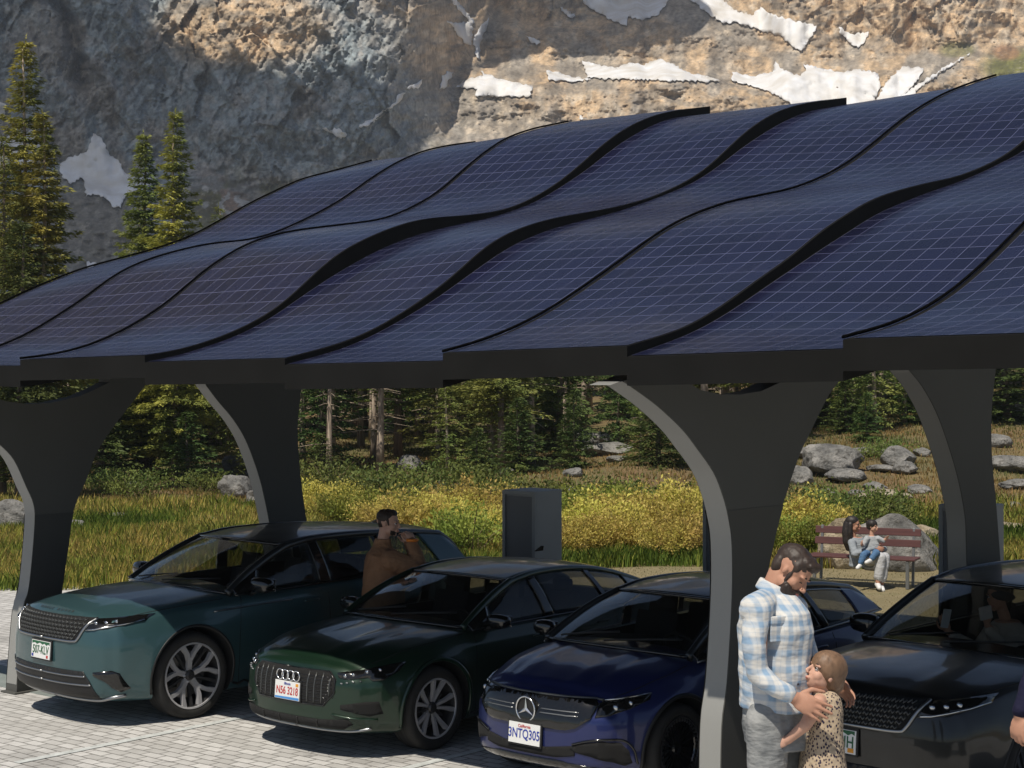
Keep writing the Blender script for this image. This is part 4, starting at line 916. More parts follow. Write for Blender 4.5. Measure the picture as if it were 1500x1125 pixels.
    def line(s, name, pts, rad, m, axis='l', off=.0, mirror=True, n=6, parent=None, smooth=6):
        P = catmull(pts, smooth) if len(pts) > 2 else np.array([np.array(pts[0])*(1-t)+np.array(pts[1])*t for t in np.linspace(0, 1, 14)])
        for sg in ((1, -1) if mirror else (1,)):
            Q = []
            for a, b in P:
                if axis in ('f', 'r'): p, nn = s.hit(axis, a*sg, b)
                elif axis == 'l': p, nn = s.hit('l' if sg == 1 else 'x', a, b)
                elif axis == 'fl': p, nn = s.hit('fl' if sg == 1 else 'fr', a, b)
                else: p, nn = s.hit('t', a, b*sg)
                Q.append(p+nn*off)
            MB().tube(Q, rad, n).build(name, m, parent or s.root, True)
    # -- cabin
    def cabin(s):
        sp = s.sp; A = [Vector(U(*p)) for p in sp['pillarA']]; Rf = [Vector(U(*p)) for p in sp['rail']]; D = [Vector(U(*p)) for p in sp['pillarD']]
        ca = catmull(np.array([tuple(p) for p in A]), 8); cr = catmull(np.array([tuple(p) for p in [A[-1]]+Rf]), 8); cd = catmull(np.array([tuple(p) for p in [Rf[-1]]+D]), 6)
        can = np.concatenate([ca, cr[1:], cd[1:]]); s.can = can
        flip = np.array([1, -1, 1])
        # windscreen
        nb = 17; rows = []
        for p in ca:
            r = []
            for b in np.linspace(-1, 1, nb):
                r.append((p[0]+sp.get('bow', .16)*(1-b*b), p[1]*b, p[2]+.035*(1-b*b)))
            rows.append(r)
        ws = mesh_np('windscreen', np.array(rows).reshape(-1, 3), grid_faces(len(rows), nb), GLASS, True, parent=s.root)
        sm = ws.modifiers.new('t', 'SOLIDIFY'); sm.thickness = .005; sm.offset = 0
        # black band around the screen
        r = np.array(rows); b = MB()
        b.tube([tuple(p+np.array([.004, 0, .004])) for p in r[0]], .016, 6); b.tube([tuple(p+np.array([.0, 0, .004])) for p in r[-1]], .014, 6); b.build('screen_seal', GLOSSB, ws, True)
        # wipers
        b = MB(); q = r[0][::-1]
        for y0, y1 in ((-.55, .05), (.0, .62)):
            pts = [(np.interp(y, [p[1] for p in r[0]], [p[0] for p in r[0]])-.03-.03*i, y, np.interp(y, [p[1] for p in r[0]], [p[2] for p in r[0]])+.045+.012*i) for i, y in enumerate(np.linspace(y0, y1, 6))]
            b.tube(pts, .008, 5)
        b.build('wipers', PLASTIC, ws, True)
        # roof
        rows = []; kr = len(cr); zr = sp.get('crown', .05)
        for i, p in enumerate(cr):
            r_ = []; f = i/(kr-1); bw = sp.get('bow', .16)*(1-sstep(0, .25, f))-sp.get('bowR', .10)*sstep(.75, 1, f)
            for b_ in np.linspace(-1, 1, nb): e = 1-abs(b_)**2.4; r_.append((p[0]+bw*(1-b_*b_), p[1]*b_, p[2]+.035*(1-b_*b_)+(zr-.035)*e*math.sin(math.pi*min(1, max(0, f)))**.5 if 0 < f < 1 else p[2]+.035*(1-b_*b_)))
            rows.append(r_)
        rf = mesh_np('roof', np.array(rows).reshape(-1, 3), grid_faces(len(rows), nb), sp.get('roofm', s.paint), True, parent=s.root)
        sm = rf.modifiers.new('t', 'SOLIDIFY'); sm.thickness = .02; sm.offset = 0
        # rear screen
        rows = []
        for i, p in enumerate(cd):
            f = i/(len(cd)-1); rows.append([(p[0]-sp.get('bowR', .10)*(1-b_*b_), p[1]*b_, p[2]+.035*(1-b_*b_)) for b_ in np.linspace(-1, 1, nb)])
        mesh_np('rear_screen', np.array(rows).reshape(-1, 3), grid_faces(len(rows), nb), GLASSD, True, parent=s.root)
        # pillars and roof rails
        for sg in (1, -1):
            Q = []; Rr = []
            b = MB(); pts = can*np.array([1, sg, 1])
            wv = sp.get('rail_w', .05); V = []
            for i, p in enumerate(pts):
                t = pts[min(i+1, len(pts)-1)]-pts[max(i-1, 0)]; t = t/np.linalg.norm(t); out = np.array([0, sg, .25]); out -= t*out.dot(t); out /= np.linalg.norm(out); up = np.cross(t, out)*(-sg); 
                if up[2] < 0: up = -up
                wd = wv*(.85 if i < len(ca) else .7); th = .028
                for a in range(8):
                    an = a*math.pi/4+.4; V.append(p-up*wd*.15+out*math.cos(an)*th+up*math.sin(an)*wd)
            nI = len(pts); F = grid_faces(nI, 8, True).tolist()+[list(range(8))[::-1], [(nI-1)*8+i for i in range(8)]]
            o = mesh_np('roof_rail', V, F, sp.get('railm', s.paint), True, parent=s.root)
            bm = bmesh.new(); bm.from_mesh(o.data); bmesh.ops.recalc_face_normals(bm, faces=bm.faces); bm.to_mesh(o.data); bm.free()
        # side glazing
        belt = np.array(sp['belt'], float); xs = can[:, 0]
        order = np.argsort(-xs); cx = -xs[order]
        def top(u): return np.array([-u, np.interp(u, cx, can[order, 1]), np.interp(u, cx, can[order, 2])])
        def bot(u): return np.array([-u, np.interp(u, belt[:, 0], belt[:, 1]), np.interp(u, belt[:, 0], belt[:, 2])])
        s.top, s.bot = top, bot
        def region(name, ub0, ut0, ub1, ut1, m, push=0, t0=0, t1=1, thick=.006, ns=14, ntt=8):
            for sg in (1, -1):
                V = []
                for i in range(ns):
                    f = i/(ns-1); B = bot(ub0+(ub1-ub0)*f); T = top(ut0+(ut1-ut0)*f)
                    for j in range(ntt):
                        t = t0+(t1-t0)*j/(ntt-1); p = B*(1-t)+T*t; p[1] += .022*math.sin(math.pi*t)+push; p[1] *= sg; V.append(p)
                F = grid_faces(ns, ntt); F = F if sg == 1 else F[:, ::-1]
                o = mesh_np(name, V, F, m, True, parent=s.root); sm = o.modifiers.new('t', 'SOLIDIFY'); sm.thickness = thick; sm.offset = 0
        for nm, a, b_, c, d, kind in sp['glazing']:
            mm = {'g': GLASSD if nm != 'front_door_window' else GLASS, 'd': GLASSD, 'b': GLOSSB, 'p': s.paint}[kind]
            region(nm, a, b_, c, d, mm, .006 if kind in 'bp' else 0, thick=.006 if kind in 'gd' else .014)
        # belt moulding and chrome around the side glass
        u0, u1 = sp['glazing'][0][1], sp['glazing'][-1][3]
        for sg in (1, -1):
            us = np.linspace(sp['glazing'][0][1-1+0] if False else sp['glazing'][0][1], sp['glazing'][-1][3], 26)
            bb = [bot(u) for u in np.linspace(sp['glazing'][0][1], sp['glazing'][-1][3], 26)]
            MB().tube([(p[0], (p[1]+.012)*sg, p[2]+.004) for p in bb], sp.get('belt_r', .009), 6).build('belt_trim', sp.get('trimm', GLOSSB), s.root, True)
            if 'dlo' in sp:
                P = [top(u)*(.88)+bot(u)*.12 for u in np.linspace(*sp['dlo'], 22)]
                MB().tube([(p[0], (p[1]+.016)*sg, p[2]) for p in P]+[(bb[-1][0], (bb[-1][1]+.012)*sg, bb[-1][2]+.004)], .009, 6).build('window_chrome', sp['trimm'], s.root, True)
        # interior
        b = MB(); c0, c1 = sp['well']; zf = .45
        b.box((-(c0+.33), 0, .90), (.46, 1.34, .26)); b.ball((-(c0+.42), 0, 1.0), .5, 16, 0, (.5, 1.3, .12)); b.build('dashboard', DARKIN, s.root, bevel=.03)
        us = sp['seat_u']
        for sy in (.37, -.37): s.seat('front_seat', us, sy)
        b = MB(); ur = us+.88; b.box((-(ur-.18), 0, .62), (.5, 1.2, .2)); b.box((-(ur+.12), 0, .92), (.16, 1.2, .55), 0, Matrix.Rotation(R_(-14), 3, 'Y'))
        for y in (-.38, .38): b.box((-(ur+.22), y, 1.24), (.09, .24, .16))
        b.build('rear_seat', DARKIN, s.root, bevel=.04)
        c = Vector((-(us-.42), .37, 1.0)); Rm = Matrix.Rotation(R_(-62), 3, 'Y'); b = MB()
        b.tube([c+Rm @ Vector((math.cos(a)*.185, math.sin(a)*.185, 0)) for a in np.linspace(0, 2*math.pi, 28, endpoint=False)], .015, 8, closed=True)
        b.tube([c+Rm @ Vector((-.18, 0, 0)), c+Rm @ Vector((.18, 0, 0))], .016, 6); b.tube([c+Rm @ Vector((0, -.18, 0)), c+Rm @ Vector((0, .18, 0))], .016, 6); b.tube([c, c+Vector((.3, 0, -.14))], .03, 8)
        b.build('steering_wheel', DARKIN, s.root, True)
        MB().ball((-(sp['pillarA'][-1][0]-.12), 0, sp['pillarA'][-1][2]-.05), .1, 12, 0, (.25, 1.1, .4)).build('inside_mirror', DARKIN, s.root, True)
    def seat(s, name, u, y):
        b = MB(); b.box((-(u-.1), y, .58), (.5, .48, .2)); b.box((-(u+.2), y, .90), (.15, .46, .60), 0, Matrix.Rotation(R_(-16), 3, 'Y')); b.box((-(u+.30), y, 1.28), (.09, .26, .18), 0, Matrix.Rotation(R_(-10), 3, 'Y'))
        for yy in (-.06, .06): b.tube([(-(u+.28), y+yy, 1.12), (-(u+.30), y+yy, 1.24)], .01, 6)
        b.build(name, DARKIN, s.root, bevel=.045)
    # -- wheels
    def wheels(s, rimfn, rr):
        sp = s.sp; R = sp['wr']; W = sp['W']/2; prof_w = .125
        for wu in (sp['wf'], sp['wf']+sp['wb']):
            for sg in (1, -1):
                c = (-wu, sg*(W-.145), R); b = MB()
                pr = [(rr-.004, .10), (rr+.006, .118), (rr+.02, .128), (rr+.6*(R-rr), .136), (R-.018, .122), (R-.004, .10), (R, .07), (R, -.07), (R-.004, -.10), (R-.018, -.122), (rr+.02, -.128), (rr-.004, -.10)]
                b.lathe([(a, t*1.0) for a, t in pr], 72, 0, 1)
                for g in (-.05, 0, .05): b.lathe([(R+.0012, g-.005), (R+.0012, g+.005)], 72, 1, 1)
                o = b.build('wheel', [RUBBER, DARKCUT], s.root, True, fix=False); o.location = c
                if sg < 0: o.rotation_euler = (0, 0, math.pi)
                bm = bmesh.new(); bm.from_mesh(o.data); bmesh.ops.recalc_face_normals(bm, faces=bm.faces); bm.to_mesh(o.data); bm.free()
                b = MB(); b.lathe([(rr, .118), (rr-.012, .120), (rr-.018, .105), (rr-.03, .05), (rr-.035, -.1), (.05, -.1)], 64, 1); b.lathe([(.001, -.02), (rr*.72, -.02), (rr*.72, -.04), (.001, -.04)], 40, 2); b.box((rr*.55, -.0, .0), (.09, .08, .2), 3)
                b.lathe([(rr+.003, .112), (rr+.002, .124), (rr-.013, .124), (rr-.016, .115)], 64, 0)
                rimfn(b, rr); ro = b.build('rim', s.rimmats, o, False); autosmooth(ro, 30)
    # -- plate
    def plate(s, z, txt, col, top=None, bottom=None, script=None, sz=.085, sx=.9, shift=0, yaw_y=0, tilt=4, w=.33, h=.165, dots=()):
        p, n = s.hit('f', 0, z); M0 = Matrix.Translation(p+Vector((.022, 0, 0))) @ Matrix.Rotation(R_(90), 4, 'Z') @ Matrix.Rotation(R_(90-tilt), 4, 'X')
        # plate plane: local x along the car's +y, local y up, z out
        M = Matrix.Translation(p+Vector((.022, 0, 0))) @ Matrix(((0, 0, 1, 0), (1, 0, 0, 0), (0, 1, 0, 0), (0, 0, 0, 1))) @ Matrix.Rotation(R_(-tilt), 4, 'X')
        def pm(b, name, m, par):
            o = b.build(name, m, par); o.data.transform(M); return o
        b = MB(); b.prism([(-w/2, -h/2), (w/2, -h/2), (w/2, h/2), (-w/2, h/2)], 2, -.006, 0); pl = pm(b, 'number_plate', WHITE, s.root)
        b = MB()
        b.box((0, 0, -.012), (w+.03, h+.03, .01)); pm(b, 'plate_holder', PLASTIC, pl)
        e = MB()
        if top: tm, poly = top; t = MB(); t.prism(poly, 2, .0005, .002); pm(t, 'plate_band', tm, pl)
        if bottom: tm, poly = bottom; t = MB(); t.prism(poly, 2, .0005, .002); pm(t, 'plate_band', tm, pl)
        for (x, y, dx, dy, dm) in dots: t = MB(); t.box((x, y, .0015), (dx, dy, .002)); pm(t, 'plate_sticker', dm, pl)
        text_obj('plate_number', txt, sz, col, pl, M @ Matrix.Translation((shift, -.006, .002)), .0012, sx, .0008)
        if script: text_obj('plate_script', script[0], script[1], script[2], pl, M @ Matrix.Translation((0, script[3], .002)), .0008, 1, .0003)
    def mirrors(s, u, z, y0, size=1.0, m=None):
        for sg in (1, -1):
            b = MB(); c = Vector((-u, (y0+.13)*sg, z+.09*size))
            pr = []
            V = []; n = 14
            for i, (t, sc) in enumerate(((-.5, .25), (-.42, .72), (-.2, .95), (.1, 1), (.35, .92), (.5, .7), (.56, .3))):
                for k in range(n):
                    a = 2*math.pi*k/n; ca_, sa = math.cos(a), math.sin(a); q = 3.0; rr_ = (abs(ca_)**q+abs(sa)**q)**(-1/q)
                    V.append(c+Vector((-.0-.08*size*sc*sa*rr_*.0+.075*size*sc*ca_*rr_-.04*(t*.6), .125*size*t*2*sg*.95, .075*size*sc*sa*rr_*(1-.15*t))))
            F = grid_faces(7, n, True).tolist()+[list(range(n)), [6*n+i for i in range(n)]]
            b.add(V, F); o = b.build('door_mirror', m or s.paint, s.root, True)
            g = MB(); g.box(c+Vector((-.078*size, 0.01*sg, 0)), (.006, .2*size, .11*size)); g.build('mirror_glass', LAMPW, o, bevel=.002)
            g = MB(); g.tube([c+Vector((0, -.05*sg, -.05*size)), Vector((-u+.02, (y0-.03)*sg, z-.01))], .022, 8); g.build('mirror_arm', PLASTIC, o, True)
    def common(s):
        sp = s.sp; W = sp['W']/2; R = sp['wr']
        # shut lines, handles, sills, arch lips
        for pts in sp['shut']: s.line('shut_line', pts, .0045, DARKCUT, 'l', -.002)
        for u, z in sp['handles']: s.line('door_handle', [(u-.09, z), (u, z+.006), (u+.09, z+.003)], .014, sp.get('handlem', s.paint), 'l', .008)
        s.decal('sill', [(sp['wf']+R+.06, .17), (sp['wf']+sp['wb']-R-.06, .17), (sp['wf']+sp['wb']-R-.05, sp.get('sill_z', .30)), (sp['wf']+R+.05, sp.get('sill_z', .30)-.02)], PLASTIC, 'l', .006, .02, .12, True)
        for wu in (sp['wf'], sp['wf']+sp['wb']):
            rr = R+.062; P = [(wu-math.cos(a)*rr, R+.01+math.sin(a)*rr) for a in np.linspace(-.28, math.pi+.28, 40) if R+.01+math.sin(a)*rr > .17]
            s.line('arch_trim', P, sp.get('arch_r', .016), sp.get('archm', PLASTIC), 'l', -.004, smooth=1)
        hl = sp['hood_line']; s.line('bonnet_shut_line', hl, .0045, DARKCUT, 't', -.001, True)
        for w_ in (1,):
            s.decal('number_recess', [(-.3, .62), (.3, .62), (.3, .8), (-.3, .8)], PLASTIC, 'r', .003, .006, .1)
        s.decal('tail_lamp', [(.42, .86), (.80, .88), (.86, .95), (.80, 1.0), (.42, .97)], TAILM, 'r', .005, .012, .06, True)
TAILM = mat('tail_lamp_red', (.25, .01, .01), .15, 0, .8)
def ring_at(b, c, n_, R, r, m=0, tilt=0): pass
def spoke(b, rr, a, w0, w1, r0, r1, m, y0=.07, y1=.112, th=.03, skew=0):
    """one tapered spoke in the wheel plane (x,z), lying near y1 at the rim"""
    ca, sa = math.cos(a), math.sin(a); ca2, sa2 = math.cos(a+skew), math.sin(a+skew)
    V = []
    for (r, w, yy, c, s_) in ((r0, w0, y0, ca, sa), ((r0+r1)/2, (w0+w1)/2*.9, (y0+y1)/2+.004, (ca+ca2)/2, (sa+sa2)/2), (r1, w1, y1, ca2, sa2)):
        for sd in (-1, 1):
            for dy in (0, -th): V.append((c*r-s_*w*sd*.5*(1 if dy == 0 else 1.35), yy+dy, s_*r+c*w*sd*.5*(1 if dy == 0 else 1.35)))
    F = []
    for i in (0, 4): F += [(i, i+4, i+6, i+2), (i+1, i+3, i+7, i+5), (i, i+1, i+5, i+4), (i+2, i+6, i+7, i+3)]
    F += [(0, 2, 3, 1), (8, 9, 11, 10)]; b.add(V, F, m)
# ---------------------------------------------------------------- the two luxury SUVs (one shape)
SUV = dict(L=4.95, W=1.95, wf=1.05, wb=2.874, wr=.412, tumble=.91, zc=.60, wrapF=.25, wrapR=.26, flare=.02,
 stations=[(0, .84, .26, .955, 1.035), (.18, .91, .235, .985, 1.085), (.45, .96, .22, 1.02, 1.135), (.95, .975, .20, 1.06, 1.175), (1.45, .975, .19, 1.09, 1.20), (2.15, .975, .19, 1.12, 1.20), (3.15, .975, .19, 1.15, 1.21), (3.95, .975, .20, 1.18, 1.22), (4.5, .95, .24, 1.18, 1.22), (4.95, .85, .34, 1.08, 1.15)],
 lean=[(.2, .06), (.3, .02), (.5, 0), (.75, .0), (.93, .03), (1.08, .09)], leanR=[(.3, .10), (.6, 0), (.95, .05), (1.1, .12)],
 crease=[(0, 1.01), (1.2, 1.04), (4.8, 1.09)], hood_crease=[.55], well=(1.72, 4.45), well_y=.74,
 pillarA=[(1.52, .85, 1.145), (1.75, .81, 1.29), (2.05, .765, 1.44), (2.32, .735, 1.55)], rail=[(2.7, .715, 1.60), (3.3, .70, 1.61), (3.95, .68, 1.585), (4.55, .65, 1.53)], pillarD=[(4.73, .67, 1.40), (4.86, .71, 1.22)],
 belt=[(1.3, .885, 1.115), (2.15, .89, 1.135), (3.15, .89, 1.165), (4.15, .875, 1.195), (4.95, .79, 1.215)],
 glazing=[('corner_panel', 1.58, 1.58, 1.80, 1.92, 'b'), ('front_door_window', 1.80, 1.92, 2.66, 2.60, 'g'), ('centre_pillar', 2.66, 2.60, 2.80, 2.72, 'b'), ('rear_door_window', 2.80, 2.72, 3.72, 3.55, 'd'), ('rear_pillar', 3.72, 3.55, 3.82, 3.65, 'b'), ('quarter_window', 3.82, 3.65, 4.40, 4.15, 'd'), ('corner_pillar', 4.40, 4.15, 4.84, 4.66, 'p')],
 seat_u=2.45, crown=.055, bow=.20, shut=[[(1.60, .25), (1.58, .6), (1.62, 1.0), (1.66, 1.11)], [(2.70, .22), (2.72, .6), (2.73, 1.15)], [(3.56, .66), (3.72, .9), (3.78, 1.18)]],
 handles=[(2.50, 1.0), (3.56, 1.035)], hood_line=[(.12, .62), (.40, .79), (.9, .865), (1.45, .87)], arch_r=.014, zmap=lambda z: .245+(z-.245)*1.115)
def suv_rim(b, rr):
    for k in range(5):
        a = 2*math.pi*k/5+.3; spoke(b, rr, a, .055, .045, .03, rr*.52, 0, .06, .085, .035)
        for sk in (-.30, .30): spoke(b, rr, a+sk*.12, .034, .048, rr*.42, rr-.012, 0, .08, .112, .035, sk)
        spoke(b, rr, a+math.pi/5, .02, .03, rr*.2, rr-.014, 1, .05, .100, .03)
    b.lathe([(.001, .095), (.035, .093), (.05, .075), (.055, .05)], 24, 1)
    for k in range(5): b.lathe([(.001, .084), (.008, .084), (.009, .06)], 8, 0, 1, (math.cos(k*1.2566)*.062, 0, math.sin(k*1.2566)*.062))
def build_suv(name, loc, yaw, k, paint, label, txt, plate_kw, rimmats, roofm, letters=True):
    sp = dict(SUV); sp['paint'] = paint; sp['roofm'] = roofm; sp['railm'] = roofm; sp['trimm'] = GLOSSB
    c = Car(name, loc, yaw, k, sp, label); c.rimmats = rimmats; c.cabin(); c.wheels(suv_rim, .315); c.common(); c.mirrors(1.80, 1.12, .90, 1.1, GLOSSB)
    g = c.decal('grille', [(-.60, .935), (.60, .935), (.58, .875), (.51, .765), (.46, .745), (-.46, .745), (-.51, .765), (-.58, .875)], DARKCUT, 'f', .006, .01, .06)[0]
    c.line('grille_frame', [(0, .74), (.22, .74), (.46, .742), (.52, .765), (.59, .875), (.62, .935)], .013, SATIN, 'f', .008, True, parent=g, smooth=4)
    # grille mesh: rows of staggered links
    mb = MB()
    for j in range(6):
        z = .765+j*.030
        lim = np.interp(z, [.74, .765, .875, .94], [.46, .50, .57, .59])
        for i in range(-12, 13):
            y = (i+.5*(j % 2))*.055
            if abs(y)+.02 > lim: continue
            q = [c.hit('f', yy, zz) for yy, zz in ((y-.022, z-.006), (y-.008, z+.009), (y+.008, z-.009), (y+.022, z+.006))]
            mb.tube([p+n*.012 for p, n in q], .0065, 5)
    mb.build('grille_mesh', BRONZE, g, True)
    HL = [(.60, .925), (.78, .93), (.86, .945), (.93, .955), (.945, .90), (.86, .885), (.74, .845), (.60, .815)]
    HL = [(.62, .93), (.72, .935), (.80, .945), (.87, .955), (.89, .91), (.84, .88), (.75, .855), (.585, .835)]
    for o in c.decal('headlight', HL, GLOSSB, 'f', .006, .01, .035, True): pass
    hs = [o for o in c.root.children if o.name.startswith('headlight')]
    for sg, o in zip((1, -1), hs):
        m2 = MB()
        for yy, zz in ((.66, .895), (.73, .90), (.79, .91)):
            p, n = c.hit('f', yy*sg, zz); m2.ball(p+n*.006, .026, 12, 0, (.5, 1, .8))
        m2.build('lamp_reflector', LAMPW, o, True)
        m3 = MB(); P = [c.hit('f', yy*sg, zz) for yy, zz in ((.60, .842), (.68, .848), (.76, .864), (.84, .888), (.885, .912))]; m3.tube([p+n*.012 for p, n in P], .008, 6); m3.build('running_light', LAMPW, o, True)
    lo = c.decal('lower_intake', [(-.60, .50), (.60, .50), (.66, .42), (.72, .30), (.70, .265), (-.70, .265), (-.72, .30), (-.66, .42)], PLASTIC, 'f', .005, .01, .06)[0]
    for z, lim in ((.455, .62), (.385, .67)): c.line('intake_bar', [(0, z), (lim*.5, z), (lim*.9, z+.003), (lim, z+.006)], .009, SATIN, 'f', .012, True, parent=lo)
    c.decal('side_vent', [(.70, .50), (.83, .515), (.875, .49), (.89, .36), (.855, .33), (.82, .37), (.78, .43), (.70, .475)], GLOSSB, 'f', .005, .01, .04, True)
    c.line('splitter', [(0, .245), (.4, .245), (.66, .255), (.80, .285), (.86, .30)], .018, SATIN, 'f', .004, True)
    c.line('door_blade', [(1.30, 1.0), (1.6, 1.01), (2.25, 1.03)], .008, SATIN, 'l', .008)
    if letters:
        for ch, y in zip('RANGEROVER', (-.30, -.245, -.19, -.13, -.075, .03, .09, .15, .205, .26)):
            p, n = c.hit('f', y, .963)
            nn = (n+Vector((0, 0, .0))).normalized(); xx = Vector((0, 1, 0)); xx = (xx-nn*xx.dot(nn)).normalized(); yy = nn.cross(xx)
            M = Matrix.Translation(p+nn*.003) @ Matrix((( xx.x, yy.x, nn.x, 0), (xx.y, yy.y, nn.y, 0), (xx.z, yy.z, nn.z, 0), (0, 0, 0, 1)))
            text_obj('bonnet_letter', ch, .045, BRONZE, c.root, M, .001, 1.25)
    c.plate(.635, txt, **plate_kw)
    return c
GREENP = mat('plate_green', (.01, .10, .04), .4); REDP = mat('plate_red', (.45, .02, .02), .4); BLUEP = mat('plate_blue', (.02, .04, .30), .4); SKYP = mat('plate_sky', (.06, .25, .6), .4); ORP = mat('plate_orange', (.7, .3, .02), .4)
mtn = [(-.155, .078), (.155, .078), (.155, .05), (.13, .060), (.10, .045), (.06, .062), (.03, .048), (-.02, .064), (-.07, .046), (-.11, .060), (-.155, .048)]
TEAL = carpaint('teal_paint', (.038, .088, .098)); CHAR = carpaint('charcoal_paint', (.011, .0115, .011)); BLKROOF = carpaint('black_roof_paint', (.02, .022, .023), .2)
CARS = {}
CARS['teal'] = build_suv('parked_suv', (-4.51, 16.60, 0), .775, 1.01, TEAL, 'teal SUV with a mesh grille and black roof, farthest left of the parked cars', '507-KLV', dict(col=GREENP, top=(GREENP, mtn), sz=.108, sx=.74, dots=((.12, -.06, .03, .026, REDP), (-.14, -.06, .03, .026, BLUEP))), [ALLOY, ALLOYD, DISC, PLASTIC], BLKROOF)
CARS['char'] = build_suv('parked_suv', (2.36, 12.50, 0), .815, 1.02, CHAR, 'charcoal SUV with its nose behind the hugging father and girl', 'HH', dict(col=GREENP, top=(GREENP, mtn), sz=.115, sx=.80, shift=.085, dots=((.125, -.058, .05, .03, ORP),)), [ALLOYD, ALLOYD, DISC, PLASTIC], BLKROOF, False)
# ---------------------------------------------------------------- green coupe SUV
GREEN = carpaint('green_paint', (.008, .027, .014))
E3 = dict(L=4.95, W=1.935, wf=.96, wb=2.928, wr=.385, tumble=.90, zc=.56, wrapF=.28, wrapR=.26, flare=.03, paint=GREEN, trimm=GLOSSB, roofm=GREEN, railm=GREEN,
 stations=[(0, .80, .25, .79, .87), (.18, .885, .22, .85, .935), (.45, .945, .205, .905, .995), (.95, .965, .20, .955, 1.045), (1.45, .967, .19, .995, 1.085), (2.1, .967, .19, 1.02, 1.08), (3.1, .967, .19, 1.03, 1.08), (3.9, .967, .20, 1.045, 1.09), (4.45, .93, .25, 1.05, 1.11), (4.95, .83, .36, .98, 1.04)],
 lean=[(.2, .05), (.3, .0), (.5, 0), (.68, .01), (.8, .06), (.9, .11)], leanR=[(.3, .10), (.6, 0), (.95, .05), (1.1, .10)],
 crease=[(0, .87), (1.2, .91), (4.8, .95)], hood_crease=[.34, .60], well=(1.66, 4.3),
 pillarA=[(1.47, .80, 1.05), (1.72, .765, 1.185), (2.0, .72, 1.31), (2.3, .67, 1.41)], rail=[(2.7, .65, 1.46), (3.2, .635, 1.46), (3.7, .61, 1.41), (4.05, .585, 1.345)], pillarD=[(4.43, .575, 1.24), (4.77, .60, 1.12)],
 belt=[(1.3, .865, 1.02), (2.1, .87, 1.035), (3.1, .87, 1.045), (4.1, .85, 1.065), (4.85, .74, 1.09)],
 glazing=[('corner_panel', 1.52, 1.52, 1.74, 1.84, 'b'), ('front_door_window', 1.74, 1.84, 2.62, 2.54, 'g'), ('centre_pillar', 2.62, 2.54, 2.74, 2.64, 'b'), ('rear_door_window', 2.74, 2.64, 3.64, 3.46, 'g'), ('rear_pillar', 3.64, 3.46, 3.71, 3.54, 'b'), ('quarter_window', 3.71, 3.54, 4.12, 4.16, 'g'), ('corner_pillar', 4.12, 4.16, 4.62, 4.66, 'p')],
 seat_u=2.38, crown=.05, bow=.18, shut=[[(1.50, .25), (1.48, .6), (1.52, .93), (1.56, 1.01)], [(2.66, .22), (2.68, .6), (2.69, 1.03)], [(3.48, .62), (3.64, .82), (3.70, 1.05)]],
 handles=[(2.42, .89), (3.44, .915)], hood_line=[(.06, .52), (.35, .74), (.9, .84), (1.42, .85)], arch_r=.022, archm=GREEN)
c = Car('parked_suv', (-1.965, 15.19, 0), .715, .965, E3, 'dark green coupe SUV with four linked rings on its grille, second from the left'); CARS['green'] = c
c.rimmats = [ALLOY, ALLOYD, DISC, PLASTIC]; c.cabin()
def rim5(b, rr):
    for k in range(5):
        a = 2*math.pi*k/5+.55
        for sk in (-.17, .17): spoke(b, rr, a+sk, .022, .040, .045, rr-.012, 0, .065, .112, .03, sk*.55)
        spoke(b, rr, a+math.pi/5, .05, .012, .05, rr*.62, 1, .05, .07, .03)
    b.lathe([(.001, .09), (.04, .088), (.055, .07), (.06, .045)], 24, 1)
c.wheels(rim5, .275); c.common(); c.mirrors(1.74, 1.02, .88, .95, GLOSSB)
gp = [(-.46, .785), (.46, .785), (.54, .72), (.54, .60), (.43, .475), (-.43, .475), (-.54, .60), (-.54, .72)]
g = c.decal('grille', gp, DARKCUT, 'f', .006, .01, .06)[0]
mb = MB()
for i in (-9, -7.5, -6, -4.5, 4.5, 6, 7.5, 9):
    y = i*.054; lim0 = np.interp(abs(y), [0, .42, .52], [.50, .50, .61]); lim1 = np.interp(abs(y), [0, .44, .52], [.765, .765, .70]); mb = MB(); mb.tube([(lambda q: q[0]+q[1]*.011)(c.hit('f', y, z)) for z in np.linspace(lim0, lim1, 6)], .007, 5); mb.build('grille_bar', BRONZE, g, True)
mb = MB()
for z in (.52, .55, .58, .61, .64, .67, .70, .73): lim = np.interp(z, [.49, .60, .71, .78], [.40, .51, .51, .43]); mb.tube([(lambda q: q[0]+q[1]*.008)(c.hit('f', y, z)) for y in np.linspace(-lim, lim, 16)], .005, 5)
mb.build('grille_slats', GLOSSB, g, True)
c.line('grille_frame', [(0, .782), (.25, .782), (.445, .78), (.535, .712), (.535, .597), (.425, .482), (.2, .482), (0, .482)], .006, GLOSSB, 'f', .008, True, parent=g, smooth=1)
for i in range(4):
    y0 = (i-1.5)*.073; P = []
    for a in np.linspace(0, 2*math.pi, 24, endpoint=False): P.append(Vector((c.hit('f', y0, .712)[0].x+.028+(.002 if i % 2 else 0), y0+math.cos(a)*.045, .712+math.sin(a)*.045)))
    MB().tube(P, .0065, 6, closed=True).build('ring_emblem', CHROME, g, True)
HL = [(.53, .775), (.70, .80), (.86, .845), (.885, .85), (.895, .78), (.86, .715), (.81, .71), (.77, .74), (.64, .725), (.56, .735)]
c.decal('headlight', HL, GLOSSB, 'f', .006, .01, .035, True)
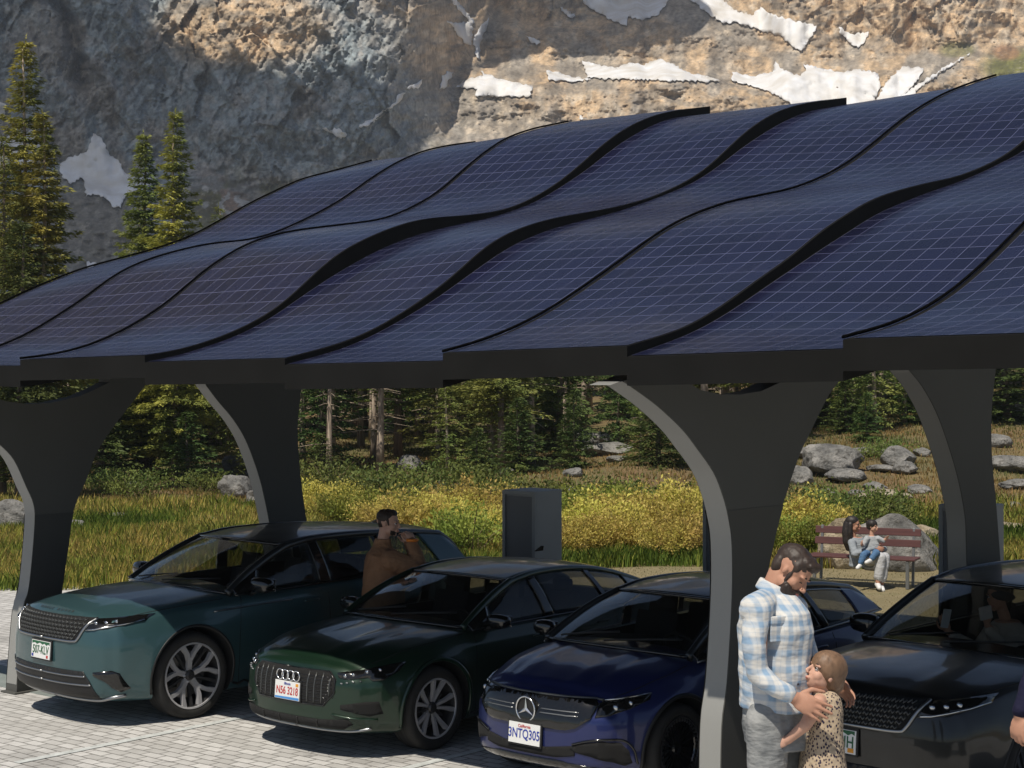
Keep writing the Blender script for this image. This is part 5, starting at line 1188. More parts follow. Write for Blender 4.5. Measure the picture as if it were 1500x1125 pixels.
for sg, o in zip((1, -1), [o for o in c.root.children if o.name.startswith('headlight')]):
    m2 = MB()
    for yy, zz in ((.61, .752), (.67, .764), (.745, .785), (.81, .80)): p, n = c.hit('f', yy*sg, zz); m2.ball(p+n*.006, .022, 12, 0, (.5, 1, .8))
    m2.build('lamp_reflector', LAMPW, o, True)
    m3 = MB()
    for k in range(4): p, n = c.hit('f', (.60+.045*k)*sg, .690+.008*k); m3.box(p+n*.004, (.008, .026, .010))
    m3.build('running_light', LAMPW, o)
c.decal('lower_intake', [(-.66, .375), (-.40, .355), (.40, .355), (.66, .375), (.70, .33), (.62, .285), (-.62, .285), (-.70, .33)], DARKCUT, 'f', .005, .01, .06)
for y in (-.36, -.12, .12, .36): c.line('intake_fin', [(y, .29), (y, .35)], .010, PLASTIC, 'f', .008, False)
c.decal('side_vent', [(.60, .50), (.78, .53), (.855, .53), (.865, .42), (.80, .40), (.70, .44), (.60, .46)], DARKCUT, 'f', .005, .01, .04, True)
c.line('splitter', [(0, .25), (.4, .25), (.66, .262), (.80, .29)], .014, SATIN, 'f', .004, True)
c.line('bumper_blade', [(.52, .41), (.7, .385), (.84, .37)], .010, GREEN, 'f', .008, True)
c.plate(.575, 'N56 3218', col=REDP, bottom=(SKYP, [(-.16, -.078), (.16, -.078), (.16, -.056), (-.16, -.062)]), script=('Illinois', .034, BLUEP, .058), sz=.098, sx=.74, dots=((.13, .056, .035, .026, ORP),))
# ---------------------------------------------------------------- blue compact SUV
BLUE = carpaint('blue_paint', (.014, .022, .10))
E4 = dict(L=4.463, W=1.834, wf=.86, wb=2.729, wr=.36, tumble=.89, zc=.55, wrapF=.34, wrapR=.26, flare=.02, paint=BLUE, trimm=SATIN, roofm=BLKROOF, railm=BLKROOF, dlo=(1.62, 3.92),
 stations=[(0, .74, .24, .77, .86), (.18, .83, .21, .84, .93), (.45, .895, .20, .905, .995), (.9, .915, .19, .955, 1.05), (1.2, .917, .18, .985, 1.075), (2.0, .917, .18, 1.01, 1.08), (2.8, .917, .18, 1.03, 1.09), (3.5, .91, .20, 1.05, 1.10), (4.0, .88, .24, 1.06, 1.11), (4.463, .78, .34, .99, 1.05)],
 lean=[(.2, .05), (.3, .0), (.5, 0), (.64, .005), (.8, .07), (.92, .14)], leanR=[(.3, .10), (.6, 0), (.95, .05), (1.1, .10)],
 crease=[(0, .88), (1.2, .92), (4.4, .97)], hood_crease=[.30, .56], well=(1.36, 3.95), well_y=.66,
 pillarA=[(1.14, .765, 1.045), (1.40, .73, 1.18), (1.69, .69, 1.305), (1.98, .64, 1.40)], rail=[(2.3, .625, 1.45), (2.8, .615, 1.46), (3.4, .60, 1.425), (3.95, .57, 1.35)], pillarD=[(4.15, .60, 1.25), (4.30, .66, 1.10)],
 belt=[(1.05, .815, 1.0), (2.0, .825, 1.03), (2.8, .825, 1.05), (3.6, .81, 1.085), (4.4, .72, 1.12)],
 glazing=[('corner_panel', 1.18, 1.18, 1.40, 1.52, 'b'), ('front_door_window', 1.40, 1.52, 2.28, 2.20, 'g'), ('centre_pillar', 2.28, 2.20, 2.40, 2.30, 'b'), ('rear_door_window', 2.40, 2.30, 3.14, 2.98, 'd'), ('rear_pillar', 3.14, 2.98, 3.22, 3.06, 'b'), ('quarter_window', 3.22, 3.06, 3.80, 3.72, 'd'), ('corner_pillar', 3.80, 3.72, 4.28, 4.12, 'p')],
 seat_u=2.02, crown=.06, bow=.18, shut=[[(1.34, .25), (1.32, .6), (1.36, .9), (1.40, 1.0)], [(2.32, .22), (2.34, .6), (2.35, 1.03)], [(3.06, .62), (3.2, .82), (3.26, 1.06)]],
 handles=[(2.10, .89), (2.98, .92)], hood_line=[(.08, .50), (.35, .68), (.75, .79), (1.08, .80)], arch_r=.018, archm=PLASTIC)
c = Car('parked_suv', (.11, 13.68, 0), .733, .99, E4, 'dark blue compact SUV with a three pointed star on its nose'); CARS['blue'] = c
c.rimmats = [ALLOYD, GLOSSB, DISC, PLASTIC]; c.cabin()
def rim20(b, rr):
    for k in range(20): spoke(b, rr, 2*math.pi*k/20, .010, .022, .05, rr-.03, 1, .085, .105, .02)
    b.lathe([(rr-.05, .10), (rr-.045, .112), (rr-.014, .116), (rr-.012, .10)], 64, 1)
    for k in range(40): spoke(b, rr, 2*math.pi*k/40, .012, .014, rr-.045, rr-.016, 0, .117, .119, .008)
    b.lathe([(.001, .10), (.045, .098), (.06, .08), (.065, .05)], 24, 1)
c.wheels(rim20, .262); c.common(); c.mirrors(1.34, 1.02, .825, .92, GLOSSB)
g = c.decal('grille', [(-.56, .80), (.56, .80), (.60, .765), (.57, .66), (.46, .585), (.38, .565), (-.38, .565), (-.46, .585), (-.57, .66), (-.60, .765)], GLOSSB, 'f', .016, .02, .03)[0]
for z in (.705, .675): c.line('grille_bar', [(.14, z), (.3, z), (.48, z-.002)], .0055, SATIN, 'f', .02, True, parent=g)
c.line('nose_edge', [(0, .812), (.3, .812), (.5, .81), (.60, .80)], .010, BRONZE, 'f', .006, True)
cx_ = c.hit('f', 0, .69)[0].x+.030
MB().tube([Vector((cx_, math.cos(a)*.098, .69+math.sin(a)*.098)) for a in np.linspace(0, 2*math.pi, 32, endpoint=False)], .0075, 6, closed=True).build('star_emblem', CHROME, g, True)
b = MB()
for k in range(3):
    a = math.pi/2+k*2*math.pi/3; d = Vector((0, math.cos(a), math.sin(a))); p = Vector((0, -d.z, d.y)); o_ = Vector((cx_, 0, .69)); b.add([o_-p*.017, o_+p*.017, o_+d*.094, o_+Vector((.012, 0, 0))], [(0, 2, 3), (3, 2, 1), (0, 1, 2), (0, 3, 1)])
b.build('star_points', CHROME, g)
b = MB(); b.lathe([(.001, cx_-.03), (.10, cx_-.03), (.10, cx_-.008), (.001, cx_-.008)], 32, 0, 0, (0, 0, .69)); b.build('star_disc', PLASTIC, g)
HL = [(.60, .80), (.68, .81), (.76, .828), (.81, .84), (.825, .79), (.77, .735), (.68, .69), (.60, .675)]
c.decal('headlight', HL, GLOSSB, 'f', .006, .01, .035, True)
for sg, o in zip((1, -1), [o for o in c.root.children if o.name.startswith('headlight')]):
    P = [c.hit('f', yy*sg, zz) for yy, zz in ((.61, .797), (.68, .806), (.76, .822), (.805, .832))]; MB().tube([p+n*.012 for p, n in P], .007, 6).build('running_light', LAMPW, o, True)
    m2 = MB(); p, n = c.hit('f', .69*sg, .745); m2.ball(p+n*.006, .028, 12, 0, (.5, 1, .9)); p, n = c.hit('f', .755*sg, .775); m2.ball(p+n*.006, .022, 12, 0, (.5, 1, .9)); m2.build('lamp_reflector', LAMPW, o, True)
c.decal('lower_intake', [(-.46, .45), (-.2, .415), (.2, .415), (.46, .45), (.46, .37), (.3, .345), (-.3, .345), (-.46, .37)], DARKCUT, 'f', .004, .01, .05)
c.decal('side_vent', [(.40, .435), (.52, .475), (.66, .495), (.75, .48), (.79, .42), (.795, .32), (.76, .30), (.70, .33), (.58, .375), (.46, .40)], DARKCUT, 'f', .005, .01, .04, True)
c.line('vent_trim', [(.44, .46), (.56, .495), (.68, .510), (.77, .495), (.81, .42), (.815, .31)], .010, GLOSSB, 'f', .008, True)
c.decal('lower_lip', [(-.74, .27), (-.5, .30), (-.3, .325), (.3, .325), (.5, .30), (.74, .27), (.70, .235), (-.70, .235)], GLOSSB, 'f', .005, .012, .05)
c.plate(.495, '3NTQ305', col=BLUEP, script=('California', .034, REDP, .056), sz=.105, sx=.76)
for (u, y, z) in ((3.35, 0, 1.6),): MB().prism([(-u-.1, z-.0), (-u+.02, z-.0), (-u-.09, z+.05), (-u-.11, z+.05)], 1, -.012, .012).build('aerial', GLOSSB, c.root)
for k_, u_, z_ in (('teal', 4.1, 1.61), ('green', 3.5, 1.565)): MB().prism([(-u_-.1, z_), (-u_+.02, z_), (-u_-.09, z_+.05), (-u_-.11, z_+.05)], 1, -.012, .012).build('aerial', GLOSSB, CARS[k_].root)
# ================================================================ CHARGING BOXES
CHG = mat('charger_grey', (.33, .335, .33), .5, 0, noise=((.38, .385, .38), 2, .2)); CHGD = mat('charger_panel', (.20, .20, .205), .5, spec=.3)
CHGF = mat('charger_frame', (.055, .056, .055), .45)
def charger(corner, label, h=1.92):
    """corner: front right ground corner; front faces the cars, side faces +RD"""
    root = empty('charging_box', corner, -ANG, label, 'charging box', 'charging boxes behind the parking bays')
    w_, d_ = .52, .50
    b = MB(); b.box((-w_/2, d_/2, h/2), (w_, d_, h)); b.build('cabinet', CHG, root, bevel=.012)
    b = MB(); fz = .045
    for (cx, cz, sx, sz) in ((-fz/2-.004, h/2, fz, h-.01), (-w_+fz/2+.004, h/2, fz, h-.01), (-w_/2, h-fz/2-.006, w_-2*fz-.008, fz), (-w_/2, .06, w_-2*fz-.008, .11)): b.box((cx, -.008, cz), (sx, .03, sz))
    b.build('front_frame', CHG, root, bevel=.004)
    b = MB(); b.box((-w_/2, -.003, h/2+.02), (w_-2*fz-.012, .008, h-.18)); b.build('front_panel', CHGD, root)
    b = MB(); b.box((-w_/2+.17, -.016, .95), (.015, .02, .12)); b.build('door_handle', CHGF, root, bevel=.004)
    b = MB(); b.box((-w_/2, d_/2, .04), (w_+.06, d_+.06, .08)); b.build('plinth', concrete, root, bevel=.01)
    return root
charger((.29, 20.70, 0), 'grey charging box standing alone between the green and blue cars')
charger((2.19+.40, 19.45, 0), 'charging box half hidden behind the front right column')
charger((4.63+.40, 18.40, 0), 'charging box behind the rear right column')
# ================================================================ BENCH
WOODR = mat('bench_wood', (.065, .022, .022), .6, noise=((.10, .036, .034), 3, .25), stretch=(1, 14, 14)); BMET = mat('bench_metal', (.20, .21, .22), .45, .5)
fr = Vector((6.09, 26.62, 0)); dl = Vector((-.91, .414, 0)); dd = Vector((.414, .91, 0))
bench = empty('park_bench', fr, math.atan2(dl.y, dl.x), 'park bench with dark red slats and grey legs on the dry turf', 'bench')
# local frame: x along the bench from the right leg to the left, y towards the camera side
s_ = -1
def bb(name, c, d, m, rx=0): b = MB(); b.box(c, d, 0, Matrix.Rotation(rx, 3, 'X')); return b.build(name, m, bench, bevel=.006)
BL = 1.58
for k, y in enumerate((-.03, -.15, -.27, -.39)): bb('seat_slat', (BL/2-.06, y, .45), (BL+.12, .10, .03), WOODR)
for z, y in ((.66, -.50), (.83, -.53)): bb('back_slat', (BL/2-.06, y, z), (BL+.10, .03, .115), WOODR, R_(10))
for x in (0, BL-.12):
    b = MB(); b.box((x, -.02, .21), (.05, .05, .42)); b.build('front_leg', BMET, bench, bevel=.005)
    b = MB(); b.prism([(-.46, 0), (-.41, 0), (-.46, .42), (-.525, .90), (-.565, .90), (-.50, .42)], 0, x-.02, x+.02); b.build('rear_leg', BMET, bench, bevel=.004)
    b = MB(); b.box((x, -.22, .415), (.04, .46, .035)); b.build('seat_bracket', BMET, bench, bevel=.004)
# ================================================================ THE TERRACE the nearest people stand on (below the picture)
DECK = .74
b = MB(); b.prism([(-.6, 6.2), (4.6, 6.2), (4.6, 8.75), (-.6, 8.75)], 2, 0, DECK-.05); tag(b.build('terrace', concrete, bevel=.02), kind='structure')
b = MB(); b.prism([(-.64, 6.16), (4.64, 6.16), (4.64, 8.79), (-.64, 8.79)], 2, DECK-.05, DECK); tag(b.build('terrace_paving', PAVER, bevel=.01), kind='structure')
# ================================================================ PEOPLE
def skinmat(name, c, c2): return mat(name, c, .62, spec=.3, noise=(c2, 30, .3), sss=.03)
SKIN1 = skinmat('skin_warm', (.40, .21, .14), (.46, .25, .17)); SKIN2 = skinmat('skin_child', (.50, .29, .21), (.56, .33, .24)); SKIN3 = skinmat('skin_tan', (.55, .33, .25), (.60, .37, .28)); LIPS = mat('lips', (.42, .14, .12), .4)
EYEW = mat('eye_white', (.65, .62, .6), .3); EYED = mat('eye_dark', (.02, .012, .008), .2)
def hairmat(name, c): return mat(name, c, .55, noise=(tuple(v*2.2 for v in c), 60, .25), stretch=(1, 1, .15), bump=.5, dist=.004)
HAIRB = hairmat('hair_black', (.012, .009, .008)); HAIRBR = hairmat('hair_brown', (.020, .012, .008)); HAIRF = hairmat('hair_fair', (.11, .065, .038)); BEARD = hairmat('beard', (.018, .011, .008))
def clothmat(name, c, c2, sc=14, b_=.35): 
    m = mat(name, c, .85, spec=.2); tc = N(m, 'TexCoord'); v = tc.outputs['Object']
    n1 = noise_(m, v, sc, 4); n2 = noise_(m, v, 260, 2); mp = N(m, 'Mapping'); mp.inputs['Scale'].default_value = (5, 5, 14); mp.inputs['Rotation'].default_value = (.4, .5, 0); L(m, v, mp.inputs[0]); n3 = noise_(m, mp.outputs[0], 1.0, 3)
    L(m, ramp(m, n1, [(.3, c), (.7, c2)]), bsdf(m).inputs['Base Color'])
    L(m, bump_(m, math_(m, 'ADD', math_(m, 'MULTIPLY', n3, 6.0), math_(m, 'MULTIPLY', n2, .3)), b_, .012), bsdf(m).inputs['Normal']); return m
BROWNC = clothmat('brown_coat', (.27, .145, .08), (.33, .18, .10), 5); NAVY = clothmat('navy_cloth', (.008, .008, .026), (.012, .012, .034)); GREYK = clothmat('grey_knit', (.32, .34, .36), (.40, .42, .44), 60); GREYS = clothmat('grey_cardigan', (.24, .27, .30), (.30, .33, .36), 30)
DENIM = clothmat('blue_denim', (.06, .13, .25), (.10, .19, .33), 20); TROUS = clothmat('pale_trousers', (.42, .43, .45), (.50, .51, .53), 20); JEANG = clothmat('washed_grey_jeans', (.15, .16, .165), (.33, .335, .33), 9, .45); BLOUSE = clothmat('cream_blouse', (.42, .36, .30), (.48, .42, .36), 10); WHITES = mat('white_shoes', (.72, .72, .71), .5); DARKSH = mat('dark_shoes', (.03, .025, .02), .5)
def plaid():
    m = mat('plaid_shirt', (.6, .7, .8), .85, spec=.2); tc = N(m, 'TexCoord'); sp = N(m, 'SeparateXYZ')
    nz = N(m, 'TexNoise'); nz.inputs['Scale'].default_value = 5; L(m, tc.outputs['Object'], nz.inputs['Vector']); va = N(m, 'VectorMath', operation='MULTIPLY_ADD'); L(m, nz.outputs['Color'], va.inputs[0]); va.inputs[1].default_value = (.03,)*3; L(m, tc.outputs['Object'], va.inputs[2]); L(m, va.outputs[0], sp.inputs[0])
    def st(src, per, off=0.):
        f = math_(m, 'FRACT', math_(m, 'ADD', math_(m, 'DIVIDE', src, per), off)); return ramp(m, f, [(0, (.0,)*3), (.12, (1,)*3), (.42, (1,)*3), (.5, (.25,)*3), (.56, (.0,)*3), (.72, (.0,)*3), (.76, (.5,)*3), (.80, (0,)*3)])
    xy = math_(m, 'ADD', sp.outputs[0], math_(m, 'MULTIPLY', sp.outputs[1], .8))
    a = st(xy, .064); b_ = st(sp.outputs[2], .068, .3); f = math_(m, 'MULTIPLY', math_(m, 'ADD', a, b_), .5)
    c = mixc(m, f, (.62, .61, .58), (.24, .35, .48)); L(m, c, bsdf(m).inputs['Base Color'])
    mp = N(m, 'Mapping'); mp.inputs['Scale'].default_value = (6, 6, 16); mp.inputs['Rotation'].default_value = (.5, .6, 0); L(m, tc.outputs['Object'], mp.inputs[0]); n3 = noise_(m, mp.outputs[0], .6, 3)
    L(m, bump_(m, n3, .55, .04), bsdf(m).inputs['Normal']); return m
def leopard():
    m = mat('spotted_dress', (.7, .6, .45), .85, spec=.2); tc = N(m, 'TexCoord'); mp = N(m, 'Mapping'); mp.inputs['Scale'].default_value = (1, 1, .7); mp.inputs['Rotation'].default_value = (0, .5, 0); L(m, tc.outputs['Object'], mp.inputs[0])
    v = N(m, 'TexVoronoi'); v.inputs['Scale'].default_value = 92; v.inputs['Randomness'].default_value = .9; L(m, mp.outputs[0], v.inputs['Vector'])
    n = noise_(m, tc.outputs['Object'], 90, 2); d = math_(m, 'ADD', v.outputs['Distance'], math_(m, 'MULTIPLY', n, .35))
    L(m, ramp(m, d, [(.52, (.03, .025, .05)), (.57, (.40, .31, .21)), (1, (.46, .37, .27))]), bsdf(m).inputs['Base Color'])
    n3 = noise_(m, tc.outputs['Object'], 8, 3); L(m, bump_(m, n3, .6, .05), bsdf(m).inputs['Normal']); return m
PLAID = plaid(); LEO = leopard()
class Fig:
    def __init__(s): s.b = MB()
    def cap(s, p0, r0, p1, r1, n=16):
        p0, p1 = Vector(p0), Vector(p1); s.b.tube([p0.lerp(p1, t) for t in np.linspace(0, 1, 6)], [r0+(r1-r0)*t for t in np.linspace(0, 1, 6)], n); s.b.ball(p0, r0, n); s.b.ball(p1, r1, n); return s
    def chain(s, pts, rs):
        for i in range(len(pts)-1): s.cap(pts[i], rs[i], pts[i+1], rs[i+1])
        return s
    def ell(s, c, sc, rot=None, n=20): s.b.ball(c, 1, n, 0, sc, rot); return s
    def loft(s, rows, n=24):
        """rows of (centre, half_x, half_y, yaw): a torso of stacked ovals"""
        V = []
        for c, hx, hy, yaw in rows:
            for k in range(n):
                a = 2*math.pi*k/n; ca, sa = math.cos(a), math.sin(a); q = 2.4; r = (abs(ca)**q+abs(sa)**q)**(-1/q); x, y = hx*ca*r, hy*sa*r
                V.append(Vector(c)+Vector((x*math.cos(yaw)-y*math.sin(yaw), x*math.sin(yaw)+y*math.cos(yaw), 0)))
        N_ = len(rows); s.b.add(V, [(i*n+k, i*n+(k+1) % n, (i+1)*n+(k+1) % n, (i+1)*n+k) for i in range(N_-1) for k in range(n)]+[tuple(range(n-1, -1, -1)), tuple((N_-1)*n+k for k in range(n))]); return s
    def out(s, name, m, parent, voxel=.006, smooth=6, fac=.5, wrinkle=0):
        o = s.b.build(name, m, None); md = o.modifiers.new('r', 'REMESH'); md.mode = 'VOXEL'; md.voxel_size = voxel; md.use_smooth_shade = True
        sm = o.modifiers.new('s', 'SMOOTH'); sm.iterations = smooth; sm.factor = fac
        if wrinkle:
            tx = bpy.data.textures.new('w', 'CLOUDS'); tx.noise_scale = .09; tx.noise_depth = 3; dm = o.modifiers.new('d', 'DISPLACE'); dm.texture = tx; dm.strength = wrinkle; dm.mid_level = .5; dm.texture_coords = 'LOCAL'
        apply_mods(o); o.parent = parent
        o.data.polygons.foreach_set('use_smooth', [True]*len(o.data.polygons)); return o
def basis(f, u):
    f = Vector(f).normalized(); u = Vector(u); u = (u-f*u.dot(f)).normalized(); l = u.cross(f); return Matrix((f, l, u)).transposed()   # columns: forward, left, up
def head(fg, c, M, k=1.0, child=0):
    c = Vector(c); P = lambda x, y, z: c+M @ Vector((x*k, y*k, z*k)); E = lambda p, sc: fg.ell(P(*p), tuple(v*k for v in sc), M)
    E((-.012, 0, .030), (.099, .078, .089)); E((.026, 0, -.028), (.062, .063, .083)); E((.030, 0, -.070+.01*child), (.048, .050-.004*child, .036)); E((.066-.006*child, 0, -.098+.012*child), (.018, .022, .017))
    for sg in (1, -1):
        E((.052, .040*sg, -.030), (.026, .024, .028)); E((-.006, .075*sg, -.008), (.013, .008, .022)); E((.076, .032*sg, .019), (.016, .024, .009)); E((.020, .052*sg, -.062+.01*child), (.040, .014, .026))
        E((.101, .010*sg, -.036), (.009, .008, .007))
    kn = .8 if child else 1
    fg.cap(P(.084, 0, .010), .008*k, P(.100+.010*kn, 0, -.030), .0115*k*kn)
    fg.cap(P(.086, -.020, -.061), .006*k, P(.097, 0, -.059), .0075*k); fg.cap(P(.097, 0, -.059), .0075*k, P(.086, .020, -.061), .006*k); fg.cap(P(.084, -.015, -.071), .0065*k, P(.094, 0, -.072), .009*k); fg.cap(P(.094, 0, -.072), .009*k, P(.084, .015, -.071), .0065*k)
def face_parts(parent, c, M, k=1.0, iris=None, closed=False):
    c = Vector(c); P = lambda x, y, z: c+M @ Vector((x*k, y*k, z*k))
    for sg in (1, -1):
        if not closed:
            e = MB(); e.ball(P(.0755, .0315*sg, .001), .0108*k, 14, 0); e.ball(P(.0805, .0320*sg, .0005), .0068*k, 10, 1); e.build('eye', [EYEW, EYED], parent, True)
        e = MB(); e.tube([P(.083, .016*sg, .021), P(.0895, .032*sg, .0265), P(.078, .050*sg, .020)], [.003*k, .004*k, .002*k], 6); e.build('eyebrow', BEARD, parent, True)
        e = MB(); e.tube([P(.081, .020*sg, .003-.008*closed), P(.0875, .032*sg, .0070-.012*closed), P(.079, .045*sg, .002-.008*closed)], .0026*k, 6); e.build('eyelid', BEARD, parent, True)
    e = MB(); e.tube([P(.088, -.020, -.0655), P(.1015, -.006, -.064), P(.1035, 0, -.0655), P(.1015, .006, -.064), P(.088, .020, -.0655)], .0042*k, 8); e.build('lips', LIPS, parent, True)
def hand(fg, w, d, nrm, side, k=1.0, curl=(.3, .35, .4, .45), thumb=.5):
    """w wrist, d hand direction, nrm out of the palm's back, side: towards the thumb"""
    w = Vector(w); d = Vector(d).normalized(); nrm = Vector(nrm); nrm = (nrm-d*nrm.dot(d)).normalized(); sd = Vector(side); sd = (sd-d*sd.dot(d)-nrm*sd.dot(nrm)).normalized()
    M = Matrix((d, sd, nrm)).transposed(); fg.ell(w+d*.045*k, (.052*k, .040*k, .0155*k), M); fg.ell(w+d*.01*k, (.032*k, .028*k, .019*k), M); fg.ell(w+d*.06*k, (.034*k, .043*k, .013*k), M)
    for i, (off, ln, r) in enumerate(((.030, .070, .0088), (.010, .078, .0092), (-.011, .073, .0088), (-.031, .058, .0078))):
        p = w+d*(.082-.004*abs(i-1.2))*k+sd*off*k; a = 0; seg = ln*k/2.6
        for j, sl in enumerate((1.15, .85, .65)):
            a += curl[i]*(.7 if j == 0 else 1.1); v = d*math.cos(a)-nrm*math.sin(a)+sd*(.10*(1.2-i)*.6); v.normalize(); q = p+v*seg*sl; r0 = r*k*(1-.1*j); fg.cap(p, r0, q, r0*.9, 10); p = q
    p = w+d*.025*k+sd*.032*k-nrm*.004*k; v = (d*.62+sd*.75-nrm*.25).normalized(); q = p+v*.040*k; fg.cap(p, .0125*k, q, .0105*k, 10); v = (d*.95+sd*(.55-thumb)-nrm*.3).normalized(); q2 = q+v*.030*k; fg.cap(q, .0102*k, q2, .009*k, 10); q3 = q2+(v-nrm*.2).normalized()*.022*k; fg.cap(q2, .009*k, q3, .0075*k, 10)
def at3(x, y, Z): return unproj(x, y, Z)
# ---------------------------------------------------------------- father in the plaid shirt
Z0 = 7.95
man = empty('person', (at3(1125, 545, Z0).x, Z0, DECK), 0, 'bearded man in a light blue plaid shirt and washed jeans, looking down at a girl', 'person')
o_ = Vector(man.location)
def m3(x, y, dz=0): return at3(x, y, Z0+dz)-o_
Hc = m3(1160, 837, -.02); HM = basis((.62, -.50, -.62), (.62, -.1, .80))
sh_n, sh_f = m3(1108, 893, -.17), m3(1160, 893, .17)
el_n, wr_n = m3(1109, 985, -.22), m3(1163, 1022, -.27)
el_f, wr_f = m3(1183, 965, .12), m3(1222, 1000, .10)
hip_n, hip_f = m3(1125, 1062, -.09), m3(1150, 1062, .09)
kn_n, an_n = m3(1122, 1215, -.11), Vector((m3(1112, 1300).x, -.11, .09)); kn_f, an_f = m3(1160, 1215, .11), Vector((m3(1150, 1300).x, .10, .09))
f = Fig(); head(f, Hc, HM, .95); f.cap(m3(1133, 868, .0), .062, Hc+HM @ Vector((-.03, 0, -.05)), .058)
f.loft([(m3(1137, 1075), .13, .16, .5), (m3(1135, 1020), .125, .155, .5), (m3(1135, 960), .125, .165, .5), (m3(1136, 900), .12, .18, .5), (m3(1134, 872), .07, .10, .5)])
f.chain([sh_n, el_n, wr_n], [.055, .042, .029]); f.chain([sh_f, el_f, wr_f], [.055, .042, .029]); f.chain([m3(1134, 885), sh_n], [.06, .055]); f.chain([m3(1134, 885), sh_f], [.06, .055])
f.chain([hip_n, kn_n, an_n], [.085, .055, .042]); f.chain([hip_f, kn_f, an_f], [.085, .055, .042])
for a in (an_n, an_f): f.cap(a+Vector((-.02, 0, -.04)), .04, a+Vector((.15, -.05, -.055)), .032)
hand(f, wr_n, (.80, -.22, -.38), (-.12, -1, .18), (.35, 0, .9), 1.12, (.10, .12, .16, .2), .3); hand(f, wr_f, (.6, -.5, -.5), (.6, .6, .3), (.2, .2, .9), 1.0)
body = f.out('body', SKIN1, man, .0045, 5); face_parts(man, Hc, HM, .95, closed=True)
f = Fig()
f.loft([(m3(1139, 1036), .158, .185, .5), (m3(1137, 1010), .150, .18, .5), (m3(1135, 960), .142, .183, .5), (m3(1136, 920), .145, .20, .5), (m3(1135, 893), .125, .19, .5), (m3(1134, 872), .085, .12, .5), (m3(1137, 862), .062, .075, .5)])
f.chain([sh_n+Vector((.01, 0, -.01)), m3(1104, 940, -.21), el_n, m3(1137, 1008, -.26), wr_n-Vector((.025, 0, -.018))], [.068, .055, .050, .043, .039]); f.chain([sh_f, m3(1172, 930, .18), el_f, wr_f-Vector((.03, 0, -.02))], [.078, .066, .056, .043])
f.cap(sh_n, .078, m3(1128, 878), .06); f.cap(sh_f, .076, m3(1140, 878), .06)
f.out('shirt', PLAID, man, .006, 5, .5, .016)
f = Fig(); cc = m3(1136, 862, -.005)
ring = lambda r, z0, k_: [cc+Vector((math.cos(a)*r, math.sin(a)*r*1.06, z0-math.cos(a)*k_)) for a in np.linspace(0, 2*math.pi, 40, endpoint=False)]
f.b.tube(ring(.066, .014, .030), .008, 8, closed=True); f.b.tube(ring(.071, .002, .032), .009, 8, closed=True); f.b.tube(ring(.077, -.012, .034), .010, 8, closed=True); f.b.tube(ring(.083, -.026, .036), .010, 8, closed=True)
f.cap(cc+Vector((.062, -.070, -.05)), .012, cc+Vector((.085, -.085, -.085)), .006, 8); f.cap(cc+Vector((.085, -.030, -.06)), .012, cc+Vector((.105, -.035, -.095)), .006, 8); f.out('collar', PLAID, man, .005, 3)
b = MB()
for i in range(6): p = m3(1163+i*1.2, 892+i*22, -.135-.006*i); b.ball(p, .0065, 8)
b.build('buttons', mat('dark_button', (.03, .03, .05), .3), man, True)
b = MB(); q = m3(1142, 908, -.19); b.box(q, (.10, .012, .035), 0, Matrix.Rotation(.45, 3, 'Z')); b.box(q+Vector((0, .004, -.055)), (.10, .010, .085), 0, Matrix.Rotation(.45, 3, 'Z')); b.build('chest_pocket', PLAID, man, bevel=.004)
f = Fig(); f.loft([(m3(1138, 1092), .12, .17, .5), (m3(1138, 1062), .142, .168, .5), (m3(1138, 1022), .135, .162, .5)]); f.chain([hip_n+Vector((0, 0, .02)), (hip_n+kn_n)/2, kn_n, an_n+Vector((0, 0, .02))], [.105, .088, .072, .062]); f.chain([hip_f+Vector((0, 0, .02)), (hip_f+kn_f)/2, kn_f, an_f+Vector((0, 0, .02))], [.105, .088, .072, .062])
f.out('jeans', JEANG, man, .007, 5, .5, .009)
f = Fig()
for a in (an_n, an_f): f.cap(a+Vector((-.03, 0, -.045)), .045, a+Vector((.17, -.05, -.055)), .036); f.ell(a+Vector((.07, -.02, -.078)), (.15, .055, .012))
f.out('shoes', DARKSH, man, .007)
f = Fig(); PH_ = lambda x, y, z: Hc+HM @ Vector((x*.95, y*.95, z*.95))
f.ell(PH_(-.020, 0, .048), (.095, .076, .076), HM); f.ell(PH_(.035, 0, .082), (.050, .058, .036), HM); f.ell(PH_(-.055, 0, .0), (.052, .062, .060), HM); 
for sg in (1, -1): f.ell(PH_(-.004, .060*sg, .038), (.050, .018, .034), HM); f.ell(PH_(-.058, .040*sg, -.004), (.034, .034, .052), HM)
f.chain([PH_(.07, .05, .078), PH_(.078, .01, .098), PH_(.068, -.04, .085)], [.014, .018, .014])
for sg in (1, -1): f.cap(PH_(.020, .066*sg, .035), .008, PH_(.026, .066*sg, .0), .006, 8)
f.out('hair', HAIRBR, man, .0045, 3, .5, .020)
f = Fig()
for a in np.linspace(-1.25, 1.25, 13): f.cap(PH_(.035+.05*math.cos(a)-.0, .066*math.sin(a), -.055-.02*math.cos(a)), .015, PH_(.030+.052*math.cos(a), .060*math.sin(a), -.095-.012*math.cos(a)), .014, 8)
f.ell(PH_(.066, 0, -.104), (.024, .029, .023), HM); f.ell(PH_(.034, 0, -.080), (.051, .053, .041), HM)
for sg in (1, -1): f.ell(PH_(.032, .046*sg, -.064), (.040, .018, .028), HM); f.ell(PH_(.024, .063*sg, -.012), (.010, .008, .036), HM)
for sg in (1, -1): f.cap(PH_(.098, .004*sg, -.050), .0055, PH_(.082, .030*sg, -.058), .006, 8); f.cap(PH_(.082, .030*sg, -.058), .006, PH_(.078, .030*sg, -.085), .010, 8)
